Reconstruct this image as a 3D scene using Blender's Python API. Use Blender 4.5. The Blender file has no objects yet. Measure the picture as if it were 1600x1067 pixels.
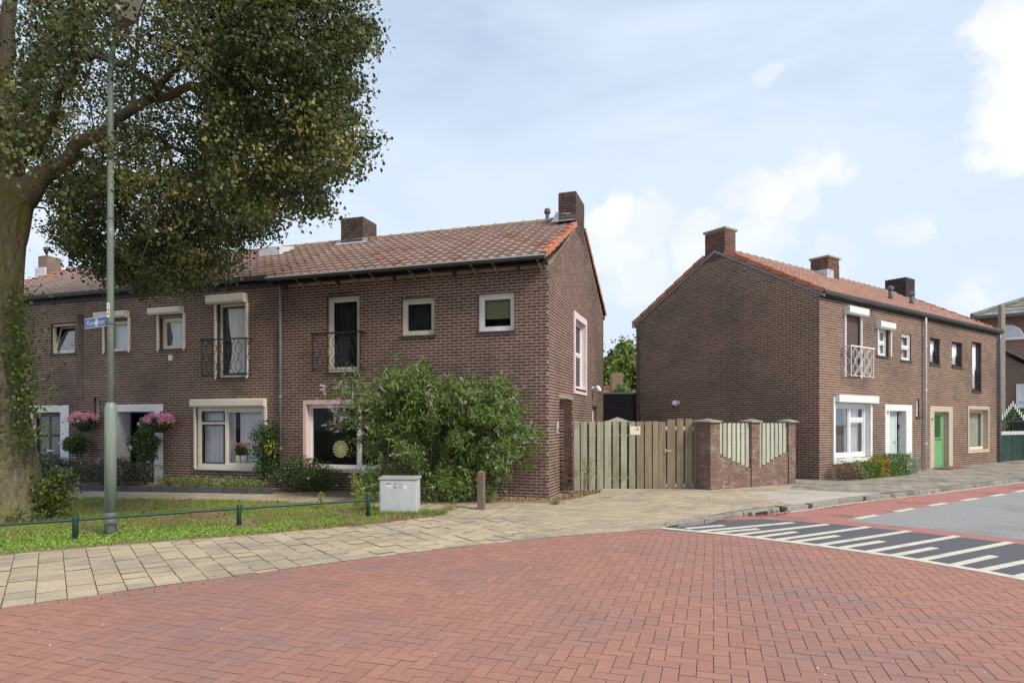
import bpy, math, random
import numpy as np
from mathutils import Vector, Matrix
random.seed(7); RNG = np.random.default_rng(7)
SC = bpy.context.scene; COL = SC.collection
R = math.radians
# ------------------------------------------------------------------ camera
CAMZ = 1.6; FPX = 980.0; HOR = 660.0
cd = bpy.data.cameras.new('camera'); cam = bpy.data.objects.new('camera', cd); COL.objects.link(cam)
cam.location = (0, 0, CAMZ); cam.rotation_euler = (R(90), 0, 0)
cd.sensor_width = 36; cd.lens = 36*FPX/1600; cd.shift_y = (HOR-533.5)/1600; cd.clip_start = .1; cd.clip_end = 2000
SC.camera = cam
# ------------------------------------------------------------------ sky and sun
SUN = Vector((.78, -.62, .95)).normalized()
sun_el = math.asin(SUN.z); sun_az = math.atan2(SUN.x, SUN.y)
w = bpy.data.worlds.new('World'); SC.world = w; w.use_nodes = True
nt = w.node_tree; nt.nodes.clear()
def nn(tree, typ, **kw):
    n = tree.nodes.new(typ)
    for k, v in kw.items(): setattr(n, k, v)
    return n
def px_dir(px, py): return Vector(((px-800)/FPX, 1, (HOR-py)/FPX)).normalized()
def sky_world():
    L = nt.links.new
    sky = nn(nt, 'ShaderNodeTexSky', sky_type='NISHITA', sun_disc=False, sun_elevation=sun_el, sun_rotation=sun_az,
             air_density=1.0, dust_density=1.2, ozone_density=1.2)
    skb = nn(nt, 'ShaderNodeVectorMath', operation='SCALE'); skb.inputs['Scale'].default_value = .15
    L(sky.outputs[0], skb.inputs[0])
    tc = nn(nt, 'ShaderNodeTexCoord')
    # wispy veil, streaked sideways
    mp = nn(nt, 'ShaderNodeMapping'); mp.inputs['Scale'].default_value = (1.1, 1.1, 3.4); L(tc.outputs['Generated'], mp.inputs[0])
    n1 = nn(nt, 'ShaderNodeTexNoise'); n1.inputs['Scale'].default_value = 2.2; n1.inputs['Detail'].default_value = 7; n1.inputs['Roughness'].default_value = .55
    n1.inputs['Distortion'].default_value = .4
    L(mp.outputs[0], n1.inputs['Vector'])
    v1 = nn(nt, 'ShaderNodeMapRange'); v1.inputs[1].default_value = .32; v1.inputs[2].default_value = .66; v1.inputs[3].default_value = .56; v1.inputs[4].default_value = .92
    L(n1.outputs[0], v1.inputs[0])
    # more veil towards the horizon
    sep = nn(nt, 'ShaderNodeSeparateXYZ'); L(tc.outputs['Generated'], sep.inputs[0])
    hz = nn(nt, 'ShaderNodeMapRange'); hz.inputs[1].default_value = .55; hz.inputs[2].default_value = .05; hz.inputs[3].default_value = 0; hz.inputs[4].default_value = .55
    L(sep.outputs[2], hz.inputs[0])
    ad = nn(nt, 'ShaderNodeMath', operation='ADD', use_clamp=True); L(v1.outputs[0], ad.inputs[0]); L(hz.outputs[0], ad.inputs[1])
    mx = nn(nt, 'ShaderNodeMixRGB'); mx.inputs[2].default_value = (.565, .655, .768, 1)
    L(ad.outputs[0], mx.inputs[0]); L(skb.outputs[0], mx.inputs[1])
    # cumulus banks: blobs of direction, edges broken by noise
    n2 = nn(nt, 'ShaderNodeTexNoise'); n2.inputs['Scale'].default_value = 9; n2.inputs['Detail'].default_value = 8; n2.inputs['Roughness'].default_value = .58
    L(tc.outputs['Generated'], n2.inputs['Vector'])
    sb = nn(nt, 'ShaderNodeVectorMath', operation='SUBTRACT'); L(n2.outputs[1], sb.inputs[0]); sb.inputs[1].default_value = (.5, .5, .5)
    sc = nn(nt, 'ShaderNodeVectorMath', operation='SCALE'); sc.inputs['Scale'].default_value = .13; L(sb.outputs[0], sc.inputs[0])
    dd = nn(nt, 'ShaderNodeVectorMath', operation='ADD'); L(tc.outputs['Generated'], dd.inputs[0]); L(sc.outputs[0], dd.inputs[1])
    last = None
    blobs = [(1150,300,42,.9),(1200,290,50,1),(1255,275,45,1),(1290,268,38,.9),(1180,330,45,.8),(1230,315,50,.7),
             (970,346,46,.9),(1010,368,55,.75),(940,385,55,.6),(1090,378,50,.6),(1180,385,55,.55),(1300,400,45,.3),(1000,430,60,.45),
             (1560,180,60,1),(1600,130,80,1),(1590,60,65,1),(1575,20,50,1),(1600,240,55,.9),(1555,240,40,.7),
             (1650,180,110,1),(1220,115,28,.35),(1410,360,36,.45),(1520,490,45,.4),(980,440,60,.3),(1040,480,60,.2),
             (1800,60,140,1),(1750,300,90,.8),(2300,350,200,.8),(-300,300,180,.8),(60,360,60,.3),(-900,200,300,.9)]
    for px, py, r, s in blobs:
        c = px_dir(px, py); rr = r/FPX/(1+((px-800)/FPX)**2+((HOR-py)/FPX)**2)**.5*1.08
        ds = nn(nt, 'ShaderNodeVectorMath', operation='DISTANCE'); L(dd.outputs[0], ds.inputs[0]); ds.inputs[1].default_value = c
        mr = nn(nt, 'ShaderNodeMapRange', interpolation_type='SMOOTHSTEP'); mr.inputs[1].default_value = rr; mr.inputs[2].default_value = rr*.5
        mr.inputs[3].default_value = 0; mr.inputs[4].default_value = s
        L(ds.outputs['Value'], mr.inputs[0])
        if last is None: last = mr
        else:
            m = nn(nt, 'ShaderNodeMath', operation='MAXIMUM'); L(last.outputs[0], m.inputs[0]); L(mr.outputs[0], m.inputs[1]); last = m
    # cloud body shading from a softer noise
    n3 = nn(nt, 'ShaderNodeTexNoise'); n3.inputs['Scale'].default_value = 5; n3.inputs['Detail'].default_value = 5; L(tc.outputs['Generated'], n3.inputs['Vector'])
    cr = nn(nt, 'ShaderNodeMapRange'); cr.inputs[1].default_value = .35; cr.inputs[2].default_value = .62; L(n3.outputs[0], cr.inputs[0])
    cc = nn(nt, 'ShaderNodeMixRGB'); cc.inputs[1].default_value = (.60, .65, .73, 1); cc.inputs[2].default_value = (.90, .88, .85, 1); L(cr.outputs[0], cc.inputs[0])
    m2 = nn(nt, 'ShaderNodeMixRGB'); L(last.outputs[0], m2.inputs[0]); L(mx.outputs[0], m2.inputs[1]); L(cc.outputs[0], m2.inputs[2])
    bg = nn(nt, 'ShaderNodeBackground'); bg.inputs['Strength'].default_value = 1.0; L(m2.outputs[0], bg.inputs[0])
    out = nn(nt, 'ShaderNodeOutputWorld'); L(bg.outputs[0], out.inputs[0])
sky_world()
ld = bpy.data.lights.new('sun', 'SUN'); ld.energy = 2.7; ld.angle = R(14); ld.color = (1, .90, .76)
sun = bpy.data.objects.new('sun', ld); COL.objects.link(sun); sun.rotation_euler = SUN.to_track_quat('Z', 'Y').to_euler()
vs = SC.view_settings; vs.view_transform = 'Standard'; vs.look = 'None'; vs.exposure = 0.42; vs.gamma = 1
SC.render.engine = 'CYCLES'; SC.cycles.max_bounces = 5; SC.cycles.diffuse_bounces = 3; SC.cycles.transparent_max_bounces = 12
SC.cycles.use_denoising = True

# ------------------------------------------------------------------ helpers
def at(px, py, Y): return Vector(((px-800)/FPX*Y, Y, CAMZ+(HOR-py)/FPX*Y))
def G(px, py, z=0.0):
    Y = FPX*(CAMZ-z)/(py-HOR); return ((px-800)/FPX*Y, Y)
def proj(x, y, z): return (800+FPX*x/y, HOR-FPX*(z-CAMZ)/y)

def P(tree, typ, **kw): return nn(tree, typ, **kw)
MATS = {}
def mat(name, c1, c2=None, scale=6, rough=.8, bump=0, bscale=None, tone=0.0, c3=None, c3s=.8, c3t=(.52,.62), spec=.5, metal=0,
        detail=6, stretch=(1,1,1), hue=None, trans=0, coat=0, fine=0, bdist=.01):
    m = bpy.data.materials.new(name); m.use_nodes = True; t = m.node_tree; L = t.links.new
    b = t.nodes['Principled BSDF']; out = t.nodes['Material Output']
    b.inputs['Roughness'].default_value = rough; b.inputs['Specular IOR Level'].default_value = spec; b.inputs['Metallic'].default_value = metal
    c1 = (*c1, 1); c2 = (*(c2 or c1[:3]), 1)
    geo = P(t, 'ShaderNodeNewGeometry'); mp = P(t, 'ShaderNodeMapping'); mp.inputs['Scale'].default_value = stretch; L(geo.outputs['Position'], mp.inputs[0])
    n = P(t, 'ShaderNodeTexNoise'); n.inputs['Scale'].default_value = scale; n.inputs['Detail'].default_value = detail; n.inputs['Roughness'].default_value = .6; L(mp.outputs[0], n.inputs['Vector'])
    mr = P(t, 'ShaderNodeMapRange'); mr.inputs[1].default_value = .34; mr.inputs[2].default_value = .66; L(n.outputs[0], mr.inputs[0])
    mx = P(t, 'ShaderNodeMixRGB'); mx.inputs[1].default_value = c1; mx.inputs[2].default_value = c2; L(mr.outputs[0], mx.inputs[0])
    cur = mx.outputs[0]
    if c3:
        n3 = P(t, 'ShaderNodeTexNoise'); n3.inputs['Scale'].default_value = c3s; n3.inputs['Detail'].default_value = 8; n3.inputs['Roughness'].default_value = .65; L(geo.outputs['Position'], n3.inputs['Vector'])
        r3 = P(t, 'ShaderNodeMapRange'); r3.inputs[1].default_value = c3t[0]; r3.inputs[2].default_value = c3t[1]; L(n3.outputs[0], r3.inputs[0])
        m3 = P(t, 'ShaderNodeMixRGB'); m3.inputs[2].default_value = (*c3, 1); L(r3.outputs[0], m3.inputs[0]); L(cur, m3.inputs[1]); cur = m3.outputs[0]
    if tone:
        at_ = P(t, 'ShaderNodeAttribute', attribute_name='tone'); oi = P(t, 'ShaderNodeObjectInfo')
        a = P(t, 'ShaderNodeMath', operation='ADD'); L(at_.outputs['Fac'], a.inputs[0]); L(oi.outputs['Random'], a.inputs[1])
        fr = P(t, 'ShaderNodeMath', operation='FRACT'); L(a.outputs[0], fr.inputs[0])
        if hue:   # second colour picked by the piece
            cr = P(t, 'ShaderNodeMapRange'); cr.inputs[1].default_value = hue[3]; cr.inputs[2].default_value = 1.0
            ml = P(t, 'ShaderNodeMath', operation='MULTIPLY'); ml.inputs[1].default_value = 7.31; L(fr.outputs[0], ml.inputs[0])
            f2 = P(t, 'ShaderNodeMath', operation='FRACT'); L(ml.outputs[0], f2.inputs[0]); L(f2.outputs[0], cr.inputs[0])
            m4 = P(t, 'ShaderNodeMixRGB'); m4.inputs[2].default_value = (*hue[:3], 1); L(cr.outputs[0], m4.inputs[0]); L(cur, m4.inputs[1]); cur = m4.outputs[0]
        tr = P(t, 'ShaderNodeMapRange'); tr.inputs[3].default_value = 1-tone; tr.inputs[4].default_value = 1+tone; L(fr.outputs[0], tr.inputs[0])
        vm = P(t, 'ShaderNodeVectorMath', operation='SCALE'); L(cur, vm.inputs[0]); L(tr.outputs[0], vm.inputs['Scale']); cur = vm.outputs[0]
    if fine:
        nf = P(t, 'ShaderNodeTexNoise'); nf.inputs['Scale'].default_value = 190; nf.inputs['Detail'].default_value = 3; L(geo.outputs['Position'], nf.inputs['Vector'])
        rf = P(t, 'ShaderNodeMapRange'); rf.inputs[1].default_value = .3; rf.inputs[2].default_value = .7; rf.inputs[3].default_value = 1-fine; rf.inputs[4].default_value = 1+fine; L(nf.outputs[0], rf.inputs[0])
        vf = P(t, 'ShaderNodeVectorMath', operation='SCALE'); L(cur, vf.inputs[0]); L(rf.outputs[0], vf.inputs['Scale']); cur = vf.outputs[0]
    L(cur, b.inputs['Base Color'])
    if bump:
        nb = P(t, 'ShaderNodeTexNoise'); nb.inputs['Scale'].default_value = bscale or scale*4; nb.inputs['Detail'].default_value = 5; L(mp.outputs[0], nb.inputs['Vector'])
        bp = P(t, 'ShaderNodeBump'); bp.inputs['Strength'].default_value = bump; bp.inputs['Distance'].default_value = bdist; L(nb.outputs[0], bp.inputs['Height']); L(bp.outputs[0], b.inputs['Normal'])
    if trans:
        tl = P(t, 'ShaderNodeBsdfTranslucent'); ms = P(t, 'ShaderNodeMixShader'); ms.inputs[0].default_value = trans
        L(cur, tl.inputs[0]); L(b.outputs[0], ms.inputs[1]); L(tl.outputs[0], ms.inputs[2]); L(ms.outputs[0], out.inputs[0])
    MATS[name] = m; return m
def glassmat(name, tint=(.985,.985,.98), fac=.12, rough=.02):
    m = bpy.data.materials.new(name); m.use_nodes = True; t = m.node_tree; L = t.links.new; t.nodes.clear()
    out = P(t, 'ShaderNodeOutputMaterial'); tr = P(t, 'ShaderNodeBsdfTransparent'); tr.inputs[0].default_value = (*tint, 1)
    gl = P(t, 'ShaderNodeBsdfGlossy'); gl.inputs['Roughness'].default_value = rough
    fr = P(t, 'ShaderNodeFresnel'); fr.inputs[0].default_value = 1.26
    ad = P(t, 'ShaderNodeMath', operation='ADD', use_clamp=True); ad.inputs[1].default_value = fac; hf = P(t, 'ShaderNodeMath', operation='MULTIPLY'); hf.inputs[1].default_value = .6; L(fr.outputs[0], hf.inputs[0]); L(hf.outputs[0], ad.inputs[0])
    mx = P(t, 'ShaderNodeMixShader'); L(ad.outputs[0], mx.inputs[0]); L(tr.outputs[0], mx.inputs[1]); L(gl.outputs[0], mx.inputs[2]); L(mx.outputs[0], out.inputs[0])
    return m
def brickmat(name, c1, c2, mortar, sx=.22, sz=.065, ang=0):
    m = bpy.data.materials.new(name); m.use_nodes = True; t = m.node_tree; L = t.links.new; b = t.nodes['Principled BSDF']; b.inputs['Roughness'].default_value = .9
    tc = P(t, 'ShaderNodeTexCoord'); sp = P(t, 'ShaderNodeSeparateXYZ'); L(tc.outputs['Object'], sp.inputs[0])
    a = P(t, 'ShaderNodeMath', operation='ADD'); L(sp.outputs[0], a.inputs[0]); L(sp.outputs[1], a.inputs[1])
    cb = P(t, 'ShaderNodeCombineXYZ'); L(a.outputs[0], cb.inputs[0]); L(sp.outputs[2], cb.inputs[1])
    br = P(t, 'ShaderNodeTexBrick'); br.inputs['Color1'].default_value = (*c1, 1); br.inputs['Color2'].default_value = (*c2, 1); br.inputs['Mortar'].default_value = (*mortar, 1)
    br.inputs['Scale'].default_value = 1; br.inputs['Brick Width'].default_value = sx; br.inputs['Row Height'].default_value = sz; br.inputs['Mortar Size'].default_value = .008
    L(cb.outputs[0], br.inputs['Vector']); L(br.outputs[0], b.inputs['Base Color']); return m

M = {}
M['brick'] = mat('brown_brick', (.095,.045,.034), (.132,.062,.047), 9, .85, .25, 60, tone=.26, hue=(.15,.066,.045,.75), c3=(.070,.054,.041), c3s=.45, c3t=(.47,.66))
M['mortar'] = mat('mortar', (.54,.43,.355), (.46,.365,.295), 14, .95, .3, 80, c3=(.25,.20,.165), c3s=.45, c3t=(.47,.66))
M['brick_r'] = mat('brown_brick_weathered', (.125,.068,.050), (.165,.085,.062), 9, .85, .25, 60, tone=.28, hue=(.17,.070,.045,.7), c3=(.085,.062,.045), c3s=.45, c3t=(.45,.66))
M['mortar_r'] = mat('mortar_warm', (.54,.415,.315), (.47,.36,.27), 14, .95, .3, 80, c3=(.29,.235,.18), c3s=.45, c3t=(.45,.66))
M['brick_g'] = mat('garden_wall_brick', (.185,.11,.085), (.245,.155,.125), 12, .9, .4, 60, tone=.2, c3=(.30,.24,.21), c3s=3.5, c3t=(.52,.66))
M['mortar_g'] = mat('garden_wall_mortar', (.30,.24,.21), (.38,.32,.28), 14, .95)
M['brick_d'] = mat('dark_brick', (.035,.026,.028), (.05,.038,.038), 9, .9, tone=.2)
M['mortar_d'] = mat('dark_mortar', (.022,.018,.018), None, 9, .95)
M['chim'] = mat('chimney_brick', (.080,.052,.042), (.115,.075,.06), 9, .9, .3, 60, tone=.25, c3=(.06,.05,.045), c3s=1.5)
M['chim_m'] = mat('chimney_mortar', (.16,.13,.11), (.11,.09,.08), 9, .95)
M['tile'] = mat('clay_roof_tile', (.55,.42,.375), (.49,.365,.32), 16, .7, .3, 60, tone=.09, hue=(.46,.22,.14,.94), c3=(.46,.35,.31), c3s=1.6, c3t=(.46,.66))
M['tile_r'] = mat('clay_roof_tile_rosy', (.50,.31,.25), (.44,.265,.21), 16, .7, .3, 60, tone=.09, hue=(.48,.21,.13,.93), c3=(.48,.35,.30), c3s=1.6, c3t=(.46,.66))
M['tile_o'] = mat('orange_verge_tile', (.50,.165,.075), (.40,.13,.065), 7, .7, .2, tone=.18, c3=(.40,.22,.15), c3s=4)
M['tile_dk'] = mat('grey_roof_tile', (.15,.145,.13), (.26,.25,.22), 2.5, .8, .3, tone=.25)
M['underlay'] = mat('roof_underlay', (.05,.03,.025), None, 5, .9)
M['ridge'] = mat('ridge_tile_clay', (.33,.22,.16), (.25,.17,.12), 8, .8, .3, tone=.15)
M['cream'] = mat('cream_paint', (.70,.66,.55), (.64,.60,.50), 3, .45)
M['white'] = mat('white_paint', (.80,.80,.79), (.74,.74,.73), 3, .4)
M['whitewash'] = mat('whitewashed_brick', (.80,.80,.80), (.72,.72,.72), 6, .7, .3, tone=.03)
M['pink'] = mat('pink_paint', (.74,.54,.515), (.68,.49,.47), 3, .6)
M['palepink'] = mat('pale_pink_paint', (.78,.62,.63), (.74,.58,.60), 3, .6)
M['beigep'] = mat('beige_render', (.52,.43,.34), (.46,.38,.30), 5, .85, .2)
M['black'] = mat('dark_blue_black_paint', (.022,.024,.032), (.028,.03,.038), 3, .4)
M['iron'] = mat('black_iron', (.018,.018,.02), None, 3, .45)
M['green'] = mat('mint_green_paint', (.16,.40,.17), (.14,.36,.15), 3, .5)
M['palegreen'] = mat('pale_aqua_panel', (.50,.62,.58), None, 3, .4)
M['dgreen'] = mat('dark_green_enamel', (.012,.045,.035), (.018,.06,.045), 5, .4, tone=.1)
M['zinc'] = mat('zinc', (.26,.29,.32), (.20,.23,.26), 5, .5, metal=.3)
M['zinc_l'] = mat('pale_zinc', (.62,.65,.68), (.52,.55,.58), 5, .5)
M['lead'] = mat('lead_flashing', (.34,.36,.40), (.52,.54,.57), 12, .6, .4)
M['gutter'] = mat('dark_gutter', (.07,.075,.08), (.10,.105,.11), 6, .5)
M['soffit'] = mat('dark_soffit', (.045,.04,.045), (.06,.055,.06), 6, .8)
M['sill'] = mat('dark_sill_tile', (.045,.032,.030), (.07,.05,.045), 10, .6)
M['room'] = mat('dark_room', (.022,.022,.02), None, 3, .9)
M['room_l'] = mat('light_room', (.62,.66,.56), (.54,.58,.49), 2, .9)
M['lace'] = mat('net_curtain', (.93,.93,.95), (.86,.86,.88), 30, .9, stretch=(1,1,.05))
M['lilac'] = mat('vertical_blind', (.86,.86,.93), (.72,.72,.80), 8, .9, stretch=(1,1,.05))
M['darkcurt'] = mat('dark_curtain', (.035,.042,.045), (.02,.025,.028), 8, .9, stretch=(1,1,.05))
M['olive'] = mat('green_blind', (.22,.25,.13), (.18,.21,.11), 2, .9)
M['shutter'] = mat('brown_roller_shutter', (.13,.075,.07), (.11,.065,.06), 3, .6, tone=.08)
M['glass'] = glassmat('window_glass', fac=.0)
M['glass_d'] = glassmat('dull_glass', tint=(.55,.56,.55), fac=.03, rough=.15)
M['frost'] = mat('frosted_glass', (.19,.19,.18), (.15,.155,.15), 3, .25)
M['paver'] = mat('red_paver', (.345,.162,.122), (.39,.195,.15), 30, .88, .35, 220, tone=.06, hue=(.34,.165,.13,.7), c3=(.285,.165,.145), c3s=.55, c3t=(.46,.62), fine=.32)
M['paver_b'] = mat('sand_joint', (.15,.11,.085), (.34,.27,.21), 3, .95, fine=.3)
M['paver_s'] = mat('paver_edge_dark', (.19,.105,.08), (.27,.18,.14), 3, .95)  # darker tone for the paver sides, so the joint lines show
M['slab'] = mat('yellow_paving', (.495,.405,.285), (.42,.345,.24), 22, .9, .3, 200, tone=.12, c3=(.31,.265,.205), c3s=.9, c3t=(.46,.66), fine=.3)
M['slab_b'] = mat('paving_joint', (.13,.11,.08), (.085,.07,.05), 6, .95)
M['gslab'] = mat('grey_paving', (.30,.26,.21), (.36,.315,.26), 14, .9, .3, 200, tone=.10, c3=(.19,.165,.135), c3s=1.4, c3t=(.46,.62), fine=.15)
M['conc'] = mat('pale_concrete', (.47,.43,.37), (.42,.38,.32), 7, .9, .2, 90, tone=.04, c3=(.36,.32,.27), c3s=1.2, fine=.1)
M['kerb'] = mat('kerb_concrete', (.29,.275,.245), (.22,.205,.185), 9, .9, .3, 90, tone=.1, c3=(.15,.14,.11), c3s=2.5, fine=.15)
M['asph'] = mat('asphalt', (.22,.22,.22), (.34,.34,.335), 28, .9, .5, 120, fine=.5, c3=(.24,.235,.23), c3s=.6)
M['redasph'] = mat('red_asphalt', (.35,.15,.13), (.40,.18,.155), 40, .9, .3, 200, fine=.2, c3=(.24,.11,.10), c3s=.9)
M['dasph'] = mat('dark_paving', (.085,.085,.095), (.12,.12,.13), 30, .9, .35, 200, fine=.25)
M['paint'] = mat('road_paint', (.66,.62,.54), (.55,.51,.44), 9, .8, .2, 120, fine=.12, c3=(.42,.38,.33), c3s=3, c3t=(.58,.7))
M['soil'] = mat('dry_soil', (.22,.155,.10), (.32,.24,.16), 9, .97, .6, 50, fine=.3)
M['ground'] = mat('ground_cover', (.12,.12,.07), (.18,.15,.10), .6, .97)
M['grass'] = mat('grass_blades', (.27,.38,.06), (.20,.28,.06), 1.3, .7, tone=.35, c3=(.30,.24,.11), c3s=.8, c3t=(.48,.60), trans=.3)
M['weed'] = mat('bright_weeds', (.28,.47,.055), (.22,.39,.05), 3, .7, tone=.3, trans=.3)
M['dead'] = mat('fallen_leaves', (.30,.17,.07), (.20,.11,.05), 9, .8, tone=.35)
M['bark'] = mat('tree_bark', (.23,.19,.135), (.085,.07,.05), 10, .95, 1.0, 22, c3=(.15,.145,.045), c3s=1.6, c3t=(.47,.62), stretch=(1.6,1.6,.40), bdist=.05)
M['limbbark'] = mat('main_limb_bark', (.17,.14,.085), (.085,.07,.045), 8, .95, .8, 22, bdist=.02)
M['twig'] = mat('limb_bark', (.065,.050,.034), (.095,.075,.048), 7, .95, .5)
M['leaf'] = mat('tree_leaf', (.045,.068,.018), (.090,.108,.030), 1.1, .45, spec=.4, tone=.6, c3=(.28,.265,.08), c3s=.9, c3t=(.52,.64), trans=.22)  # olive patches and wide tone range paint sunlit and shaded leaves into the colour
M['leaf_y'] = mat('turning_leaf', (.36,.20,.02), (.30,.15,.02), 5, .6, tone=.3, trans=.3)
M['ivy'] = mat('trunk_shoots', (.075,.12,.02), (.14,.17,.03), 3, .5, tone=.4, trans=.25)
M['bud'] = mat('narrow_leaf', (.115,.19,.046), (.20,.275,.07), 2.2, .6, tone=.4, trans=.25)
M['shrub'] = mat('dark_shrub_leaf', (.055,.10,.030), (.09,.14,.04), 3, .5, tone=.4, trans=.2)
M['grey_shrub'] = mat('greyish_shrub_leaf', (.10,.12,.07), (.14,.155,.10), 3, .6, tone=.4, trans=.2)
M['hedge'] = mat('box_hedge_leaf', (.09,.18,.02), (.14,.24,.03), 4, .5, tone=.35, trans=.2)
M['hedge_y'] = mat('golden_hedge_leaf', (.45,.27,.02), (.36,.24,.03), 4, .5, tone=.3, trans=.2)
M['silver'] = mat('silver_leaf', (.26,.34,.25), (.34,.42,.33), 4, .6, tone=.25, trans=.2)
M['drybush'] = mat('withered_leaf', (.34,.24,.18), (.24,.17,.13), 4, .9, tone=.35)
M['lowplant'] = mat('pale_border_leaf', (.20,.26,.085), (.26,.31,.12), 4, .6, tone=.35, trans=.2)
M['goldrod'] = mat('yellow_green_weed', (.36,.38,.08), (.28,.33,.07), 4, .6, tone=.3, trans=.3)
M['flower_p'] = mat('pink_petal', (1.0,.52,.64), (.97,.40,.55), 9, .6, tone=.2, trans=.3)
M['flower_s'] = mat('salmon_petal', (.80,.36,.30), None, 9, .6, tone=.2)
M['flower_l'] = mat('lilac_petal', (.66,.54,.70), (.74,.62,.66), 9, .7, tone=.3, trans=.2)
M['flower_w'] = mat('white_petal', (.8,.78,.74), None, 9, .7, tone=.1)
M['wood'] = mat('weathered_board', (.39,.375,.285), (.26,.245,.18), 5, .9, .5, 30, tone=.18, c3=(.22,.225,.135), c3s=1.5, stretch=(3,3,.25))
M['wood_b'] = mat('brown_weathered_board', (.29,.23,.155), (.20,.155,.10), 5, .9, .5, 30, tone=.18, c3=(.28,.235,.17), c3s=3.5, c3t=(.58,.66), stretch=(3,3,.3))
M['wood_p'] = mat('pale_green_board', (.44,.445,.36), (.36,.365,.29), 6, .9, .3, 30, tone=.1, stretch=(2,2,.4))
M['wood_d'] = mat('dark_board', (.13,.115,.08), (.17,.15,.10), 6, .9, tone=.2)
M['post'] = mat('grey_brown_post', (.135,.105,.085), (.19,.155,.13), 8, .9, .5, 40, stretch=(2,2,.3))
M['redpaint'] = mat('red_spray_paint', (.50,.055,.035), None, 9, .8)
M['cab'] = mat('pale_grey_cabinet', (.50,.535,.54), (.44,.475,.48), 4, .6, c3=(.30,.36,.33), c3s=3.2, c3t=(.60,.74), stretch=(2,2,.5))
M['cab_t'] = mat('cabinet_lid', (.36,.38,.36), (.28,.30,.28), 8, .7)
M['lamp'] = mat('grey_green_mast', (.235,.285,.245), (.19,.235,.20), 5, .5, c3=(.38,.42,.38), c3s=4, c3t=(.6,.7), stretch=(2,2,.3))
M['lamp_d'] = mat('dark_mast_sleeve', (.095,.105,.11), (.12,.13,.135), 5, .7)
M['lamp_h'] = mat('lamp_head_plastic', (.22,.19,.18), (.18,.16,.15), 3, .5)
M['rail'] = mat('dark_green_rail', (.012,.040,.028), (.018,.05,.035), 8, .45)
M['signblue'] = mat('sign_blue', (.02,.12,.42), (.025,.14,.46), 3, .35)
M['plate'] = mat('cream_plate', (.72,.68,.55), None, 4, .5)
M['ink'] = mat('black_ink', (.02,.02,.02), None, 4, .5)
M['sticker'] = mat('white_sticker', (.75,.75,.75), None, 4, .5)
M['sticker_p'] = mat('pinkish_sticker', (.60,.55,.60), (.70,.66,.70), 90, .5)
M['purple'] = mat('purple_print', (.09,.05,.12), None, 4, .5)
M['steel'] = mat('brushed_steel', (.55,.55,.56), None, 6, .35, metal=.6)
M['pot'] = mat('white_pot', (.72,.72,.70), (.66,.66,.64), 9, .4)
M['gold'] = mat('straw_yellow', (.80,.72,.36), (.74,.66,.32), 9, .6)
M['planter'] = mat('dark_planter', (.035,.045,.02), (.05,.06,.03), 9, .8)
M['mat'] = mat('brown_doormat', (.20,.12,.055), (.14,.085,.04), 20, .95)
M['conc_cap'] = mat('weathered_concrete', (.33,.30,.24), (.25,.23,.18), 12, .9, .3)
M['bordkerb'] = mat('dark_edging', (.060,.062,.070), (.085,.088,.095), 6, .9, tone=.15)
M['far_red'] = brickmat('far_red_brick', (.20,.075,.055), (.26,.11,.085), (.30,.24,.20))
M['far_brown'] = brickmat('far_brown_brick', (.17,.105,.075), (.24,.16,.12), (.26,.21,.17))
M['far_orange'] = mat('far_orange_roof', (.50,.20,.11), (.40,.16,.09), 2, .8, tone=.1)
M['farleaf'] = mat('far_tree_leaf', (.13,.19,.035), (.20,.27,.055), .7, .6, tone=.35, trans=.3)
M['farleaf2'] = mat('far_conifer_leaf', (.035,.06,.03), (.05,.08,.04), .7, .6, tone=.3)

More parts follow.
